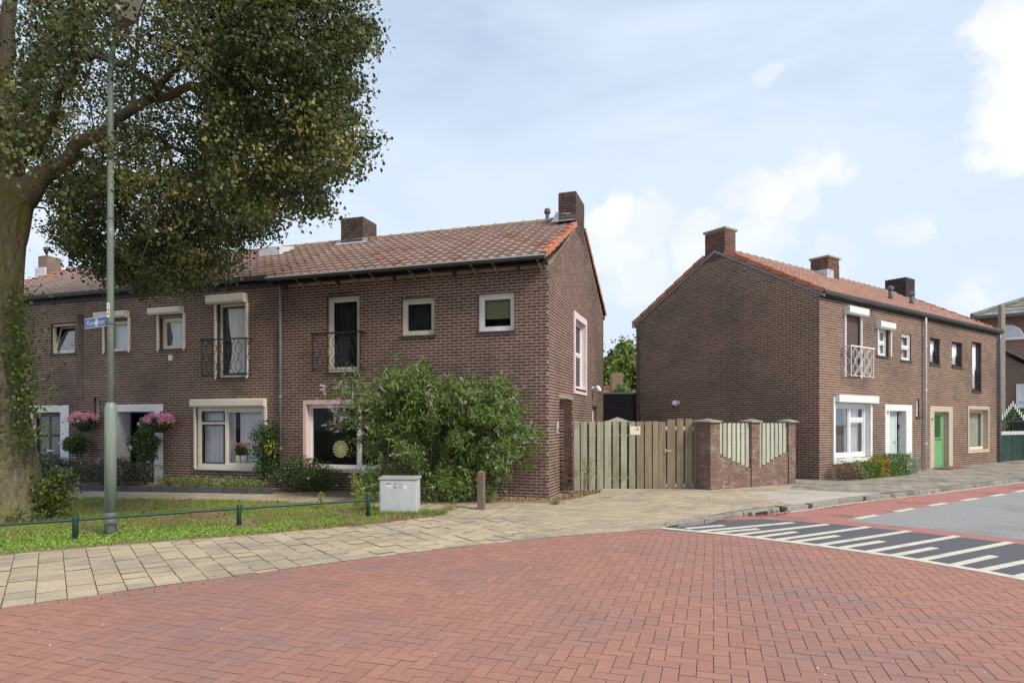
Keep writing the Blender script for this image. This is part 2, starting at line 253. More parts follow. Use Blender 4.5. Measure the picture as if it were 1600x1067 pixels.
def link(o, parent=None):
    COL.objects.link(o)
    if parent is not None: o.parent = parent
    return o
def tag(o, label=None, cat=None, group=None, kind=None):
    if label: o['label'] = label
    if cat: o['category'] = cat
    if group: o['group'] = group
    if kind: o['kind'] = kind
    return o
def empty(name, loc=(0,0,0), rz=0, **kw):
    o = bpy.data.objects.new(name, None); o.empty_display_size = .2; link(o); o.location = loc; o.rotation_euler = (0, 0, rz); return tag(o, **kw)
class MB:
    def __init__(s): s.v = []; s.f = []; s.t = []; s.sides = set()
    def add(s, V, F, tone=0.0):
        k = len(s.v); s.v.extend(V); s.f.extend([tuple(i+k for i in f) for f in F]); s.t.extend([tone]*len(F)); return s
    def box(s, x0, x1, y0, y1, z0, z1, tone=0.0, T=None):
        V = [(x0,y0,z0),(x1,y0,z0),(x1,y1,z0),(x0,y1,z0),(x0,y0,z1),(x1,y0,z1),(x1,y1,z1),(x0,y1,z1)]
        if T is not None: V = [tuple(T @ Vector(v)) for v in V]
        return s.add(V, [(0,3,2,1),(4,5,6,7),(0,1,5,4),(1,2,6,5),(2,3,7,6),(3,0,4,7)], tone)
    def prism(s, poly, z0, z1, tone=0.0, bottom=True, zf=None):
        n = len(poly); zt = [z1+(zf(x, y) if zf else 0) for x, y in poly]
        V = [(x, y, z0+(zf(x, y) if zf else 0)) for x, y in poly]+[(x, y, z) for (x, y), z in zip(poly, zt)]
        F = [tuple(range(n, 2*n))]+[(i, (i+1) % n, n+(i+1) % n, n+i) for i in range(n)]
        if bottom: F.append(tuple(reversed(range(n))))
        s.sides.update(range(len(s.f)+1, len(s.f)+1+n))
        return s.add(V, F, tone)
    def tube(s, pts, rad, n=8, tone=0.0, caps=True, wob=None):
        pts = [Vector(p) for p in pts]; rr = rad if hasattr(rad, '__len__') else [rad]*len(pts)
        V = []; up = None
        for i, p in enumerate(pts):
            d = (pts[min(i+1, len(pts)-1)]-pts[max(i-1, 0)]).normalized()
            if up is None: up = Vector((1, 0, 0)) if abs(d.x) < .8 else Vector((0, 1, 0))
            a = d.cross(up).normalized(); up = a.cross(d).normalized(); b = up
            for k in range(n):
                an = 2*math.pi*k/n; r = rr[i]*(wob(i, an) if wob else 1)
                V.append(tuple(p+a*math.cos(an)*r+b*math.sin(an)*r))
        F = []
        for i in range(len(pts)-1):
            for k in range(n): F.append((i*n+k, i*n+(k+1) % n, (i+1)*n+(k+1) % n, (i+1)*n+k))
        if caps: F.append(tuple(reversed(range(n)))); F.append(tuple((len(pts)-1)*n+k for k in range(n)))
        return s.add(V, F, tone)
    def mesh(s, name):
        me = bpy.data.meshes.new(name); me.from_pydata(s.v, [], s.f)
        if any(s.t):
            a = me.attributes.new('tone', 'FLOAT', 'FACE'); a.data.foreach_set('value', s.t)
        me.update(); return me
    def build(s, name, m, parent=None, smooth=False, bevel=0, side=None, **kw):
        me = s.mesh(name); me.materials.append(m)
        if side:
            me.materials.append(side); me.polygons.foreach_set('material_index', [1 if i in s.sides else 0 for i in range(len(me.polygons))])
        if smooth: me.polygons.foreach_set('use_smooth', [True]*len(me.polygons))
        o = link(bpy.data.objects.new(name, me), parent)
        if bevel:
            b = o.modifiers.new('b', 'BEVEL'); b.width = bevel; b.segments = 2; b.limit_method = 'ANGLE'
        return tag(o, **kw)
def inst(name, me, parent, loc, rot=None):
    o = bpy.data.objects.new(name, me); link(o, parent); o.location = loc
    if rot: o.rotation_euler = rot
    return o
def leaves(name, C, L, W, m, parent=None, up=.3, droop=.0, dirs=None, dirw=0.0, fold=.12, tone=None, rng=RNG, **kw):
    C = np.asarray(C, float); N = len(C)
    a = rng.normal(size=(N, 3)); a[:, 2] -= droop*2
    if dirs is not None: a = a*(1-dirw)+np.asarray(dirs)*dirw*2.2
    a /= np.linalg.norm(a, axis=1)[:, None]+1e-9
    n = rng.normal(size=(N, 3)); n[:, 2] += up*4
    sd = np.cross(a, n); sd /= np.linalg.norm(sd, axis=1)[:, None]+1e-9
    n = np.cross(sd, a)
    s = rng.uniform(.65, 1.25, N)[:, None]; L_ = L*s; W_ = W*s
    V = np.empty((N, 4, 3)); V[:, 0] = C; V[:, 1] = C+a*L_*.45+sd*W_*.5+n*L_*fold; V[:, 2] = C+a*L_; V[:, 3] = C+a*L_*.45-sd*W_*.5+n*L_*fold
    me = bpy.data.meshes.new(name); me.vertices.add(N*4); me.vertices.foreach_set('co', V.ravel())
    me.loops.add(N*4); me.loops.foreach_set('vertex_index', np.arange(N*4, dtype=np.int32))
    me.polygons.add(N); me.polygons.foreach_set('loop_start', np.arange(0, N*4, 4, dtype=np.int32)); me.polygons.foreach_set('loop_total', np.full(N, 4, dtype=np.int32))
    me.update(calc_edges=True)
    at_ = me.attributes.new('tone', 'FLOAT', 'FACE'); at_.data.foreach_set('value', tone if tone is not None else rng.uniform(.01, .99, N))
    me.materials.append(m); me.validate()
    o = link(bpy.data.objects.new(name, me), parent); return tag(o, **kw)
def blob_pts(c, r, n, shell=.55, lump=.22, seed=0, zmin=None):
    g = np.random.default_rng(seed+n); d = g.normal(size=(n, 3)); d /= np.linalg.norm(d, axis=1)[:, None]
    ph = g.uniform(0, 6.28, 6); k = 1+lump*(np.sin(d[:, 0]*5+ph[0])+np.sin(d[:, 1]*6+ph[1])+np.sin(d[:, 2]*7+ph[2]))/1.7
    rad = (shell+(1-shell)*g.uniform(0, 1, n)**.7)*k
    p = np.array(c)+d*rad[:, None]*np.array(r)
    if zmin is not None: p = p[p[:, 2] > zmin]
    return p
def text_obj(s, size, m, parent, matrix, name='lettering', ext=.002):
    cu = bpy.data.curves.new(name, 'FONT'); cu.body = s; cu.size = size; cu.align_x = 'CENTER'; cu.align_y = 'CENTER'; cu.extrude = ext
    tmp = bpy.data.objects.new(name, cu); COL.objects.link(tmp)
    dg = bpy.context.evaluated_depsgraph_get(); me = bpy.data.meshes.new_from_object(tmp.evaluated_get(dg)); bpy.data.objects.remove(tmp)
    me.materials.clear(); me.materials.append(m); me.transform(matrix)
    return link(bpy.data.objects.new(name, me), parent)
# ---- polygon tools
def area2(p): return sum(p[i][0]*p[(i+1) % len(p)][1]-p[(i+1) % len(p)][0]*p[i][1] for i in range(len(p)))
def clip(subj, cl):
    out = list(subj)
    for i in range(len(cl)):
        ax, ay = cl[i]; bx, by = cl[(i+1) % len(cl)]; inp = out; out = []
        if not inp: return []
        f = lambda p: (bx-ax)*(p[1]-ay)-(by-ay)*(p[0]-ax)
        for j in range(len(inp)):
            p = inp[j]; q = inp[(j+1) % len(inp)]; fp = f(p); fq = f(q)
            if fp >= 0: out.append(p)
            if (fp >= 0) != (fq >= 0):
                t = fp/(fp-fq); out.append((p[0]+(q[0]-p[0])*t, p[1]+(q[1]-p[1])*t))
    return out
def inside(poly, x, y):
    c = False; n = len(poly)
    for i in range(n):
        x1, y1 = poly[i]; x2, y2 = poly[(i+1) % n]
        if (y1 > y) != (y2 > y) and x < (x2-x1)*(y-y1)/(y2-y1)+x1: c = not c
    return c
def lay(region, rects, top, th, m, parent, name, zf=None, singles=300, jit=.0012, slope=0, side=None):
    """clip each rectangle to the region; nearest pieces become objects, the rest one joined part"""
    if area2(region) < 0: region = list(reversed(region))
    pcs = []
    for rc in rects:
        ins = [inside(region, *p) for p in rc]
        if all(ins): pcs.append((list(rc), True))
        elif any(ins) or inside(region, sum(p[0] for p in rc)/4, sum(p[1] for p in rc)/4):
            q = clip(region, rc)
            if len(q) > 2 and abs(area2(q)) > .0016: pcs.append((q, False))
    def dist(p):
        cx = sum(a[0] for a in p[0])/len(p[0]); cy = sum(a[1] for a in p[0])/len(p[0])
        if cy < .5: return 1e6
        sx, sy = proj(cx, cy, 0)
        return math.hypot(cx, cy)+(0 if (-5 < sx < 1605 and sy < 1075) else 1000)+(0 if p[1] else 3)
    pcs.sort(key=dist); rest = MB()
    for i, (p, full) in enumerate(pcs):
        tz = random.uniform(-jit, jit)
        if i < singles:
            cx = sum(a[0] for a in p)/len(p); cy = sum(a[1] for a in p)/len(p)
            sx_, sy_ = random.uniform(-slope, slope), random.uniform(-slope, slope)
            b = MB().prism([(x-cx, y-cy) for x, y in p], top-th, top, zf=lambda x, y: (zf(x+cx, y+cy) if zf else 0)+x*sx_+y*sy_, bottom=False)
            o = b.build(name, m, parent, side=side); o.location = (cx, cy, tz)
        else: rest.prism(p, top-th, top+tz, random.random()*.98+.01, bottom=False, zf=zf)
    if rest.v: rest.build(name, m, parent, side=side, kind='stuff')
def rect(cx, cy, ux, uy, a, b):   # a along u, b across
    return [(cx-ux*a+uy*b, cy-uy*a-ux*b), (cx+ux*a+uy*b, cy+uy*a-ux*b), (cx+ux*a-uy*b, cy+uy*a+ux*b), (cx-ux*a-uy*b, cy-uy*a+ux*b)]
def sheet(name, poly, z, m, parent=None, th=.02, zf=None, **kw):
    if area2(poly) < 0: poly = list(reversed(poly))
    return MB().prism(poly, z-th, z, zf=zf).build(name, m, parent, **kw)

# ================================================================== GROUND
big = MB(); big.box(-400, 400, -60, 700, -.4, -.10); big.build('ground', M['ground'], kind='structure')
A = [(-9.5,1.6),(-7.5,3.1),(-5.17,4.82),(-4.41,5.41),(-3.66,5.98),(-2.72,6.67),(-1.86,7.29),(-0.82,8.0),(.54,8.76),(2.24,9.45)]
GL = [(2.24,9.45),(3.13,8.86),(3.95,8.12),(4.53,7.47),(5.02,6.7),(5.25,6.2),(5.7,5.0),(5.95,3.6),(6.1,1.2)]
road_poly = A+GL[1:]+[(-9.5,1.2)]
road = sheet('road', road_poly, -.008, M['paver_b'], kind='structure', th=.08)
HU = (.952, -.306)
def herring(x0, x1, y0, y1, W=.1055, org=(0,0), u=HU, g=.0030):
    out = []; v = (-u[1], u[0]); r = 30/W
    for i in range(int(x0/W), int(x1/W)):
        for j in range(int(y0/W), int(y1/W)):
            c = (i-j) % 4
            if c == 0: cx, cy, h, k = (i+1)*W, (j+.5)*W, W-g, W/2-g
            elif c == 3: cx, cy, h, k = (i+.5)*W, (j+1)*W, W/2-g, W-g
            else: continue
            wx = org[0]+u[0]*cx+v[0]*cy; wy = org[1]+u[1]*cx+v[1]*cy
            if wy < 1.0 or wy > 10 or abs(wx) > wy*1.02+2.0: continue
            out.append(rect(wx, wy, u[0], u[1], h, k))
    return out
def offset_line(line, d):
    out = []
    for i, p in enumerate(line):
        a = line[max(i-1, 0)]; b = line[min(i+1, len(line)-1)]; dx, dy = b[0]-a[0], b[1]-a[1]; l = math.hypot(dx, dy)
        out.append((p[0]+dy/l*d, p[1]-dx/l*d))
    return out
def along(line, step):
    out = []; rem = 0
    for (x0, y0), (x1, y1) in zip(line, line[1:]):
        l = math.hypot(x1-x0, y1-y0); t = rem
        while t < l: out.append((x0+(x1-x0)*t/l, y0+(y1-y0)*t/l, (x1-x0)/l, (y1-y0)/l)); t += step
        rem = t-l
    return out
A_in = offset_line(A, .225)
body = A_in+[(x-.0, y) for x, y in GL[1:]]+[(-9.5,1.2)]
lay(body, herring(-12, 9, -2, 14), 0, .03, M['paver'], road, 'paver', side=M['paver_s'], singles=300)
edge = []
for k, off in enumerate((.055, .165)):
    for x, y, dx, dy in along(offset_line(A, off), .213):
        edge.append(rect(x+dx*(.05+.1*k), y+dy*(.05+.1*k), dx, dy, .104, .052))
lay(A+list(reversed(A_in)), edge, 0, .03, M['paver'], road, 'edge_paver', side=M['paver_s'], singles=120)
# street with rumble strip
DK = [(2.30,9.50),(3.40,10.10),(4.15,10.42),(4.62,10.20),(5.24,9.80),(6.0,9.05),(6.74,8.25),(7.5,7.1),(8.1,5.8),(8.5,4.2),(8.6,1.2)]
AS = [(5.47,10.15),(6.25,9.4),(6.99,8.57),(7.75,7.4),(8.4,6.0),(8.8,4.3),(8.9,1.2)]
E_ = [(5.42,10.25),(6.3,10.82),(6.99,11.33),(7.7,11.78),(8.38,12.3),(9.07,12.75),(9.73,13.2),(10.32,13.6),(11.1,14.13),(11.9,14.65),(32,27.6)]
KB = [(2.30,9.66),(3.37,10.34),(4.42,10.99),(5.26,11.47),(6.78,12.56),(9.29,14.05),(13.91,17.04),(40,34.2)]
dark = sheet('rumble_strip', GL+list(reversed(DK)), .0, M['dasph'], kind='structure', th=.05)
for (x0,y0),(x1,y1) in []: pass
sheet('bike_lane', [(4.15,10.42)]+[(4.62,10.2),(5.24,9.80)]+[(6.0,9.05),(6.74,8.25),(7.5,7.1),(8.1,5.8),(8.5,4.2),(8.6,1.2)]+list(reversed(AS))+E_+list(reversed([(4.42,10.99),(5.26,11.47),(6.78,12.56),(9.29,14.05),(13.91,17.04),(40,34.2)]))+[(3.37,10.34)], .0, M['redasph'], kind='structure', th=.05)
sheet('street', AS[::-1]+E_+[(60,45),(90,20),(90,-20),(9,-20)], .001, M['asph'], kind='structure', th=.05)
gut = offset_line(KB[2:], .10)
sheet('gutter_strip', KB[2:]+gut[::-1], .003, M['conc'], kind='structure', th=.02)
# white edge line and stripes (each a painted marking)
mk = empty('road_marking', (0,0,0), kind='structure')
gi = offset_line(GL, -.13)
MB().prism((GL+gi[::-1])[::-1], .001, .006).build('edge_line', M['paint'], mk)
stripes = [((2.62,9.46),(3.29,9.75)),((2.77,9.23),(4.49,10.03)),((2.93,9.09),(3.70,9.43)),((3.13,8.9),(4.96,9.86)),((3.34,8.71),(4.15,9.17)),((3.57,8.53),(5.46,9.61)),
 ((3.78,8.41),(4.6,8.86)),((3.98,8.17),(5.86,9.25)),((4.21,8.01),(4.99,8.45)),((4.37,7.74),(6.27,8.83)),((4.56,7.53),(5.4,8.01)),((4.71,7.27),(6.66,8.38)),((4.88,6.99),(5.78,7.52)),
 ((5.0,6.74),(7.1,7.85)),((5.15,6.45),(6.1,6.98)),((5.28,6.15),(7.5,7.2)),((5.4,5.8),(6.4,6.3)),((5.5,5.45),(7.8,6.5)),((5.62,5.1),(6.6,5.55)),((5.72,4.8),(8.05,5.8))]
for i, (a, b) in enumerate(stripes):
    dx, dy = b[0]-a[0], b[1]-a[1]; l = math.hypot(dx, dy); wd = .046
    c = ((a[0]+b[0])/2, (a[1]+b[1])/2)
    MB().prism(rect(c[0], c[1], dx/l, dy/l, l/2, wd), .001, .0072).build('stripe', M['paint'], mk)
for i, (x, y, dx, dy) in enumerate(along([(5.75,10.45),(6.99,11.33),(8.38,12.3),(10.32,13.55),(11.9,14.65),(32,27.6)], 1.42)):
    if i < 16: MB().prism(rect(x+dx*.3, y+dy*.3, dx, dy, .36, .05), .0015, .0075).build('lane_dash', M['paint'], mk)

# pavement
def zs(x, y):
    s = (x-2.4)*.83+(y-9.7)*.557; t = min(1, max(0, s/2.2)); t = t*t*(3-2*t)
    return .085*t*min(1, max(0, (y-9.0)/1.0))
grass_poly = [(-12.5,4.0),(-9,5.6),(-6.15,7.54),(-5.03,8.21),(-3.64,8.91),(-2.37,9.68),(-1.21,10.74),(-1.55,11.15),(-2.98,12.16),(-5.16,12.65),(-9.41,13.18),(-15,14.0),(-18,14.2)]
KI = offset_line(KB, -.15)
front = A+[(2.35,9.62)]+[KI[1],KI[2],KI[3]]+[(5.05,13.5),(6.2,14.1),(7.0,15.5),(4.4,14.2),(2.1,14.4),(1.9,13.6),(1.35,12.95),(.65,12.5),(.1,12.55),(-.9,12.55),(-1.83,12.85),(-3.4,13.35),(-5.28,14.0),(-8.24,14.45),(-10.6,14.8),(-20,16.6),(-20,14.4)]+list(reversed(grass_poly))[1:]+[(-12.5,1.6)]
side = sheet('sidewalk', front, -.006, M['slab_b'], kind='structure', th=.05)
SU = (.805, .593)
def grid(u, x0, x1, y0, y1, a, b, org, bond=.5, g=.0065, gb=None, rot=False):
    out = []; v = (-u[1], u[0])
    for i in range(int(x0/a), int(x1/a)):
        for j in range(int(y0/b), int(y1/b)):
            cx = (i+.5)*a; cy = (j+.5+(bond if i % 2 else 0))*b
            out.append(rect(org[0]+u[0]*cx+v[0]*cy, org[1]+u[1]*cx+v[1]*cy, u[0], u[1], a/2-g, b/2-(gb or g)))
    return out
cutx = .2
def halfx(poly, x, left=True):
    sq = [(-60,-60),(x,-60),(x,60),(-60,60)] if left else [(x,-60),(60,-60),(60,60),(x,60)]
    return clip(poly, sq)
fl = halfx(front, cutx); 
path_only = clip(fl, [(-60,17),(-60,13.4),(-5,12.0),(-1.6,11.2),(.2,11.2),(.2,17)][::-1] if False else [(-60,40),(-60,17.4),(-1.6,10.6),(60,3.0),(60,40)])
fl_front = clip(fl, [(-1.6,10.6),(-60,17.4),(-60,-20),(60,-20),(60,3.0)])
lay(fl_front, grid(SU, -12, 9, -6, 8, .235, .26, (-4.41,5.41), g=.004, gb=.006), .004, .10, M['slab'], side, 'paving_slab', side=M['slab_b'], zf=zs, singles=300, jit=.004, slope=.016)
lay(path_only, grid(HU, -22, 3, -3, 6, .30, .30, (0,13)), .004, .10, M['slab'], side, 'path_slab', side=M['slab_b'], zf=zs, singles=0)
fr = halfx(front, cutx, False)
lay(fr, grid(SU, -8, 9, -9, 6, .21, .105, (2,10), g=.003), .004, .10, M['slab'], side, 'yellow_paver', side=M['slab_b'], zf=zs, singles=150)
# grey pavement on the right, and concrete driveway
cp = [(5.05,13.5),(6.2,14.1),(7.9,13.45),(KI[4][0],KI[4][1]),KI[3]]
drv = sheet('driveway', cp, -.01, M['slab_b'], kind='structure', th=.04)
lay(cp, grid((.83,.557), -4, 8, -6, 6, 1.2, .8, (5.4,12.2), bond=0, g=.003), .005, .12, M['conc'], drv, 'concrete_slab', zf=zs)
gp = [(6.2,14.1),(7.0,15.5),(6.3,17.6),(8.084,16.505),(18.45,23.9),(26,30),(40,40),KI[7],KI[6],KI[5],(7.9,13.45)]
gs = sheet('grey_sidewalk', gp, -.004, M['slab_b'], kind='structure', th=.05)
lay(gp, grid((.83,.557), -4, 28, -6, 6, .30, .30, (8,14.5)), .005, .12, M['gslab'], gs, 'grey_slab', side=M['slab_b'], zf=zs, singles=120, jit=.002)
kb = empty('kerb', (0,0,0), kind='structure')
for i, (x, y, dx, dy) in enumerate(along(KB, .98)):
    if i > 34: break
    if 2.7 < (x-2.3)*.83+(y-9.66)*.557 < 3.3: ln = .30
    else: ln = .485
    x0 = x+dx*.49-dy*.075; y0 = y+dy*.49+dx*.075
    zt = (0.03 if i == 0 else .07 if i == 1 else .080)
    MB().prism(rect(x0, y0, dx, dy, ln, .075), -.08, .006, tone=random.random(), zf=lambda a, b: zs(a, b)*.92).build('kerb_stone', M['kerb'], kb, bevel=.012)
# ---- soil beds
bed = [(2.15,14.45),(1.95,13.55),(1.4,12.9),(.66,12.45),(.1,12.5),(-.9,12.5),(-1.83,12.82),(-3.4,13.33),(-5.28,13.98),(-8.24,14.43),(-10.6,14.78),(-20,16.58),(-20,20.5),(.77,13.25),(1.2,14.6)]
sheet('garden_soil', bed, .012, M['soil'], kind='structure', th=.08)
sheet('verge_soil', grass_poly, .012, M['soil'], kind='structure', th=.09)

# ================================================================== HOUSES
class Pl:   # a wall plane in a house's own coordinates
    def __init__(s, root, o, ux, n): s.root = root; s.o = o; s.ux = ux; s.n = n
    def pt(s, a, z, d=0): return (s.o[0]+s.ux[0]*a+s.n[0]*d, s.o[1]+s.ux[1]*a+s.n[1]*d, z)
    def box(s, mb, a0, a1, z0, z1, d0, d1, tone=0.0):
        p = s.pt(a0, z0, d0); q = s.pt(a1, z1, d1)
        return mb.box(min(p[0],q[0]), max(p[0],q[0]), min(p[1],q[1]), max(p[1],q[1]), z0, z1, tone)
    def px(s, px, py):   # where a sight line meets this wall, in wall coordinates
        mw = Matrix.Translation(s.root.location) @ Matrix.Rotation(s.root.rotation_euler.z, 4, 'Z')
        o = mw @ Vector((*s.o, 0)); u = (mw.to_3x3() @ Vector((*s.ux, 0))); k = (px-800)/FPX
        a = (k*o.y-o.x)/(u.x-k*u.y); Y = o.y+u.y*a
        return a, CAMZ+(HOR-py)/FPX*Y
CH = .065; BL = .222; JV = .021; JH = .018
def brick_wall(pl, s0, s1, z1, opens, bm, mm, house, singles=0, z0=-.06, gable=None, name='wall', chim=None, proud=.005, L_=BL, H_=CH):
    """gable=(peak_s, peak_z): straight slopes from both eaves up to the peak"""
    mb = MB()
    S = sorted({s0, s1, *[o[0] for o in opens], *[o[1] for o in opens]}); Z = sorted({z0, z1, *[max(o[2], z0) for o in opens], *[o[3] for o in opens]})
    for a, b in zip(S, S[1:]):
        for c, d in zip(Z, Z[1:]):
            ms, mz = (a+b)/2, (c+d)/2
            if any(o[0] < ms < o[1] and o[2] < mz < o[3] for o in opens): continue
            mb.add([pl.pt(a, c), pl.pt(b, c), pl.pt(b, d), pl.pt(a, d)], [(0,1,2,3)])
    if gable:
        g = [(s0, z1), (s1, z1), (s1, z1+.001), gable, (s0, z1+.001)]
        mb.add([pl.pt(*q) for q in g], [(0,1,2,3,4)])
        mb.add([pl.pt(a, c, -.2) for a, c in [(s0, z0), (s1, z0), (s1, z1), gable, (s0, z1)]], [(0,1,2,3,4)])
    wall = mb.build(name, mm, house)
    def lim(z):
        if not gable or z <= z1: return s0, s1
        t = (z-z1)/(gable[1]-z1)
        if t >= 1: return None
        return s0+(gable[0]-s0)*t, s1+(gable[0]-s1)*t
    zt = gable[1] if gable else z1; k = 0; jb = MB(); full = []
    for k in range(int((zt-z0)/H_)):
        za = z0+k*H_; zb = za+H_-JV; lz = lim(zb)
        if lz is None: break
        segs = [lz]
        for o in opens:
            if o[2] < (za+zb)/2 < o[3]:
                ns = []
                for a, b in segs:
                    if o[1] <= a or o[0] >= b: ns.append((a, b)); continue
                    if o[0] > a: ns.append((a, o[0]))
                    if o[1] < b: ns.append((o[1], b))
                segs = ns
        for a, b in segs:
            off = (k % 2)*L_*.5+.01*math.sin(k*1.7); i = math.floor((a-s0-off)/L_)
            while s0+off+i*L_ < b:
                p = max(a, s0+off+i*L_); q = min(b, s0+off+(i+1)*L_-JH); i += 1
                if q-p < .03: continue
                if q-p > L_-JH-.001: full.append((p, q, za, zb))
                else: pl.box(jb, p, q, za, zb, -.004, proud+random.uniform(-.001, .001), random.uniform(.01, .99))
    if singles:
        mw = Matrix.Translation(house.location) @ Matrix.Rotation(house.rotation_euler.z, 4, 'Z')
        full.sort(key=lambda f: (mw @ Vector(pl.pt((f[0]+f[1])/2, f[2]))-Vector((0,0,1.6))).length+(50 if f[2] < .35 else 0))
        me = pl2 = MB(); q = Pl(None, (0,0), pl.ux, pl.n); q.box(me, -(L_-JH)/2, (L_-JH)/2, 0, H_-JV, -.004, proud); me = me.mesh('brick'); me.materials.append(bm)
        for f in full[:singles]:
            inst('brick', me, wall, pl.pt((f[0]+f[1])/2, f[2], random.uniform(-.0015, .0015)))
        full = full[singles:]
    for p, q, za, zb in full: pl.box(jb, p, q, za, zb, -.004, proud+random.uniform(-.0015, .0015), random.uniform(.01, .99))
    if jb.v: jb.build('brick', bm, wall, kind='stuff')
    return wall
def reveal(pl, a0, a1, z0, z1, dep, m, parent, name='reveal', t=.012):
    mb = MB(); pl.box(mb, a0-t, a0, z0-t, z1+t, -dep, .006); pl.box(mb, a1, a1+t, z0-t, z1+t, -dep, .006); pl.box(mb, a0, a1, z1, z1+t, -dep, .006); pl.box(mb, a0, a1, z0-t, z0, -dep, .005)
    return mb.build(name, m, parent)
def frame(pl, a0, a1, z0, z1, w, d0, d1, mb=None, wb=None):
    mb = mb or MB(); wb = wb or w
    pl.box(mb, a0, a0+w, z0, z1, d0, d1); pl.box(mb, a1-w, a1, z0, z1, d0, d1); pl.box(mb, a0+w, a1-w, z1-w, z1, d0, d1); pl.box(mb, a0+w, a1-w, z0, z0+wb, d0, d1)
    return mb
def curtain(pl, a0, a1, z0, z1, d, m, parent, folds=14, amp=.02, waist=None, name='curtain'):
    mb = MB(); n = folds*4; V = []; rows = 8 if waist else 1
    for r in range(rows+1):
        z = z1+(z0-z1)*r/rows
        sq = 1-waist*math.exp(-((r/rows-.62)/.28)**2) if waist else 1
        for i in range(n+1):
            t = i/n; a = (a0+a1)/2+(a0-a1)*.5*sq+(a1-a0)*t*sq; V.append(pl.pt(a, z, d+amp*math.sin(i*math.pi/2)+.006*math.sin(i*1.3)))
    F = [(r*(n+1)+i, r*(n+1)+i+1, (r+1)*(n+1)+i+1, (r+1)*(n+1)+i) for r in range(rows) for i in range(n)]
    mb.add(V, F); return mb.build(name, m, parent, smooth=True)
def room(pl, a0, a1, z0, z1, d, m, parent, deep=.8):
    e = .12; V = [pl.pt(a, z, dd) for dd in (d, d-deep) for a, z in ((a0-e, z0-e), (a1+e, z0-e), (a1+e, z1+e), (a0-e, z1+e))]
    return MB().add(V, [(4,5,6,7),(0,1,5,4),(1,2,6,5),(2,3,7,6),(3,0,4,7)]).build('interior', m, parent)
def window(house, pl, a0, a1, z0, z1, fm, fw=.06, rec=.08, mulls=(), trans=(), cur=None, glass='glass', tilt=0, sash=.035, sill=True, rv='brick', roomm='room', label=None, sashm=None, dark1=False, sill_over=.03):
    fo = MB(); frame(pl, a0, a1, z0, z1, fw, -rec-.06, -rec+.01, fo)
    for m_ in mulls: pl.box(fo, m_-.03, m_+.03, z0+fw, z1-fw, -rec-.055, -rec+.005)
    w_ = fo.build('window', fm, house)
    if label: w_['label'] = label
    reveal(pl, a0, a1, z0, z1, rec+.06, M[rv], w_)
    xs = [a0+fw]+[v for m_ in mulls for v in (m_-.03, m_+.03)]+[a1-fw]
    for i in range(0, len(xs), 2):
        b0, b1 = xs[i], xs[i+1]; tz = [z0+fw]+[v for t in (trans[i//2] if i//2 < len(trans) else ()) for v in (t-.025, t+.025)]+[z1-fw]
        if len(tz) > 2:
            tb = MB()
            for t in trans[i//2]: pl.box(tb, b0, b1, t-.025, t+.025, -rec-.05, -rec)
            tb.build('transom', fm, w_)
        for j in range(0, len(tz), 2):
            c0, c1 = tz[j], tz[j+1]
            sb = MB(); frame(pl, b0, b1, c0, c1, sash, -rec-.045, -rec-.012, sb)
            pb = MB(); pl.box(pb, b0+sash, b1-sash, c0+sash, c1-sash, -rec-.032, -rec-.026)
            if tilt:
                for q in (sb, pb):
                    q.v = [(x-pl.n[0]*tilt*(z-c0), y-pl.n[1]*tilt*(z-c0), z) for x, y, z in q.v]
            sb.build('sash', M[sashm] if (sashm and (not dark1 or i == 0)) else fm, w_); pb.build('pane', M[glass], w_)
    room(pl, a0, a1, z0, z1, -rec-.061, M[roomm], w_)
    if sill:
        s = MB(); pl.box(s, a0-sill_over, a1+sill_over, z0-.055, z0-.002, -rec, .035); s.build('sill', M['sill'], w_)
    if cur: cur(w_)
    return w_
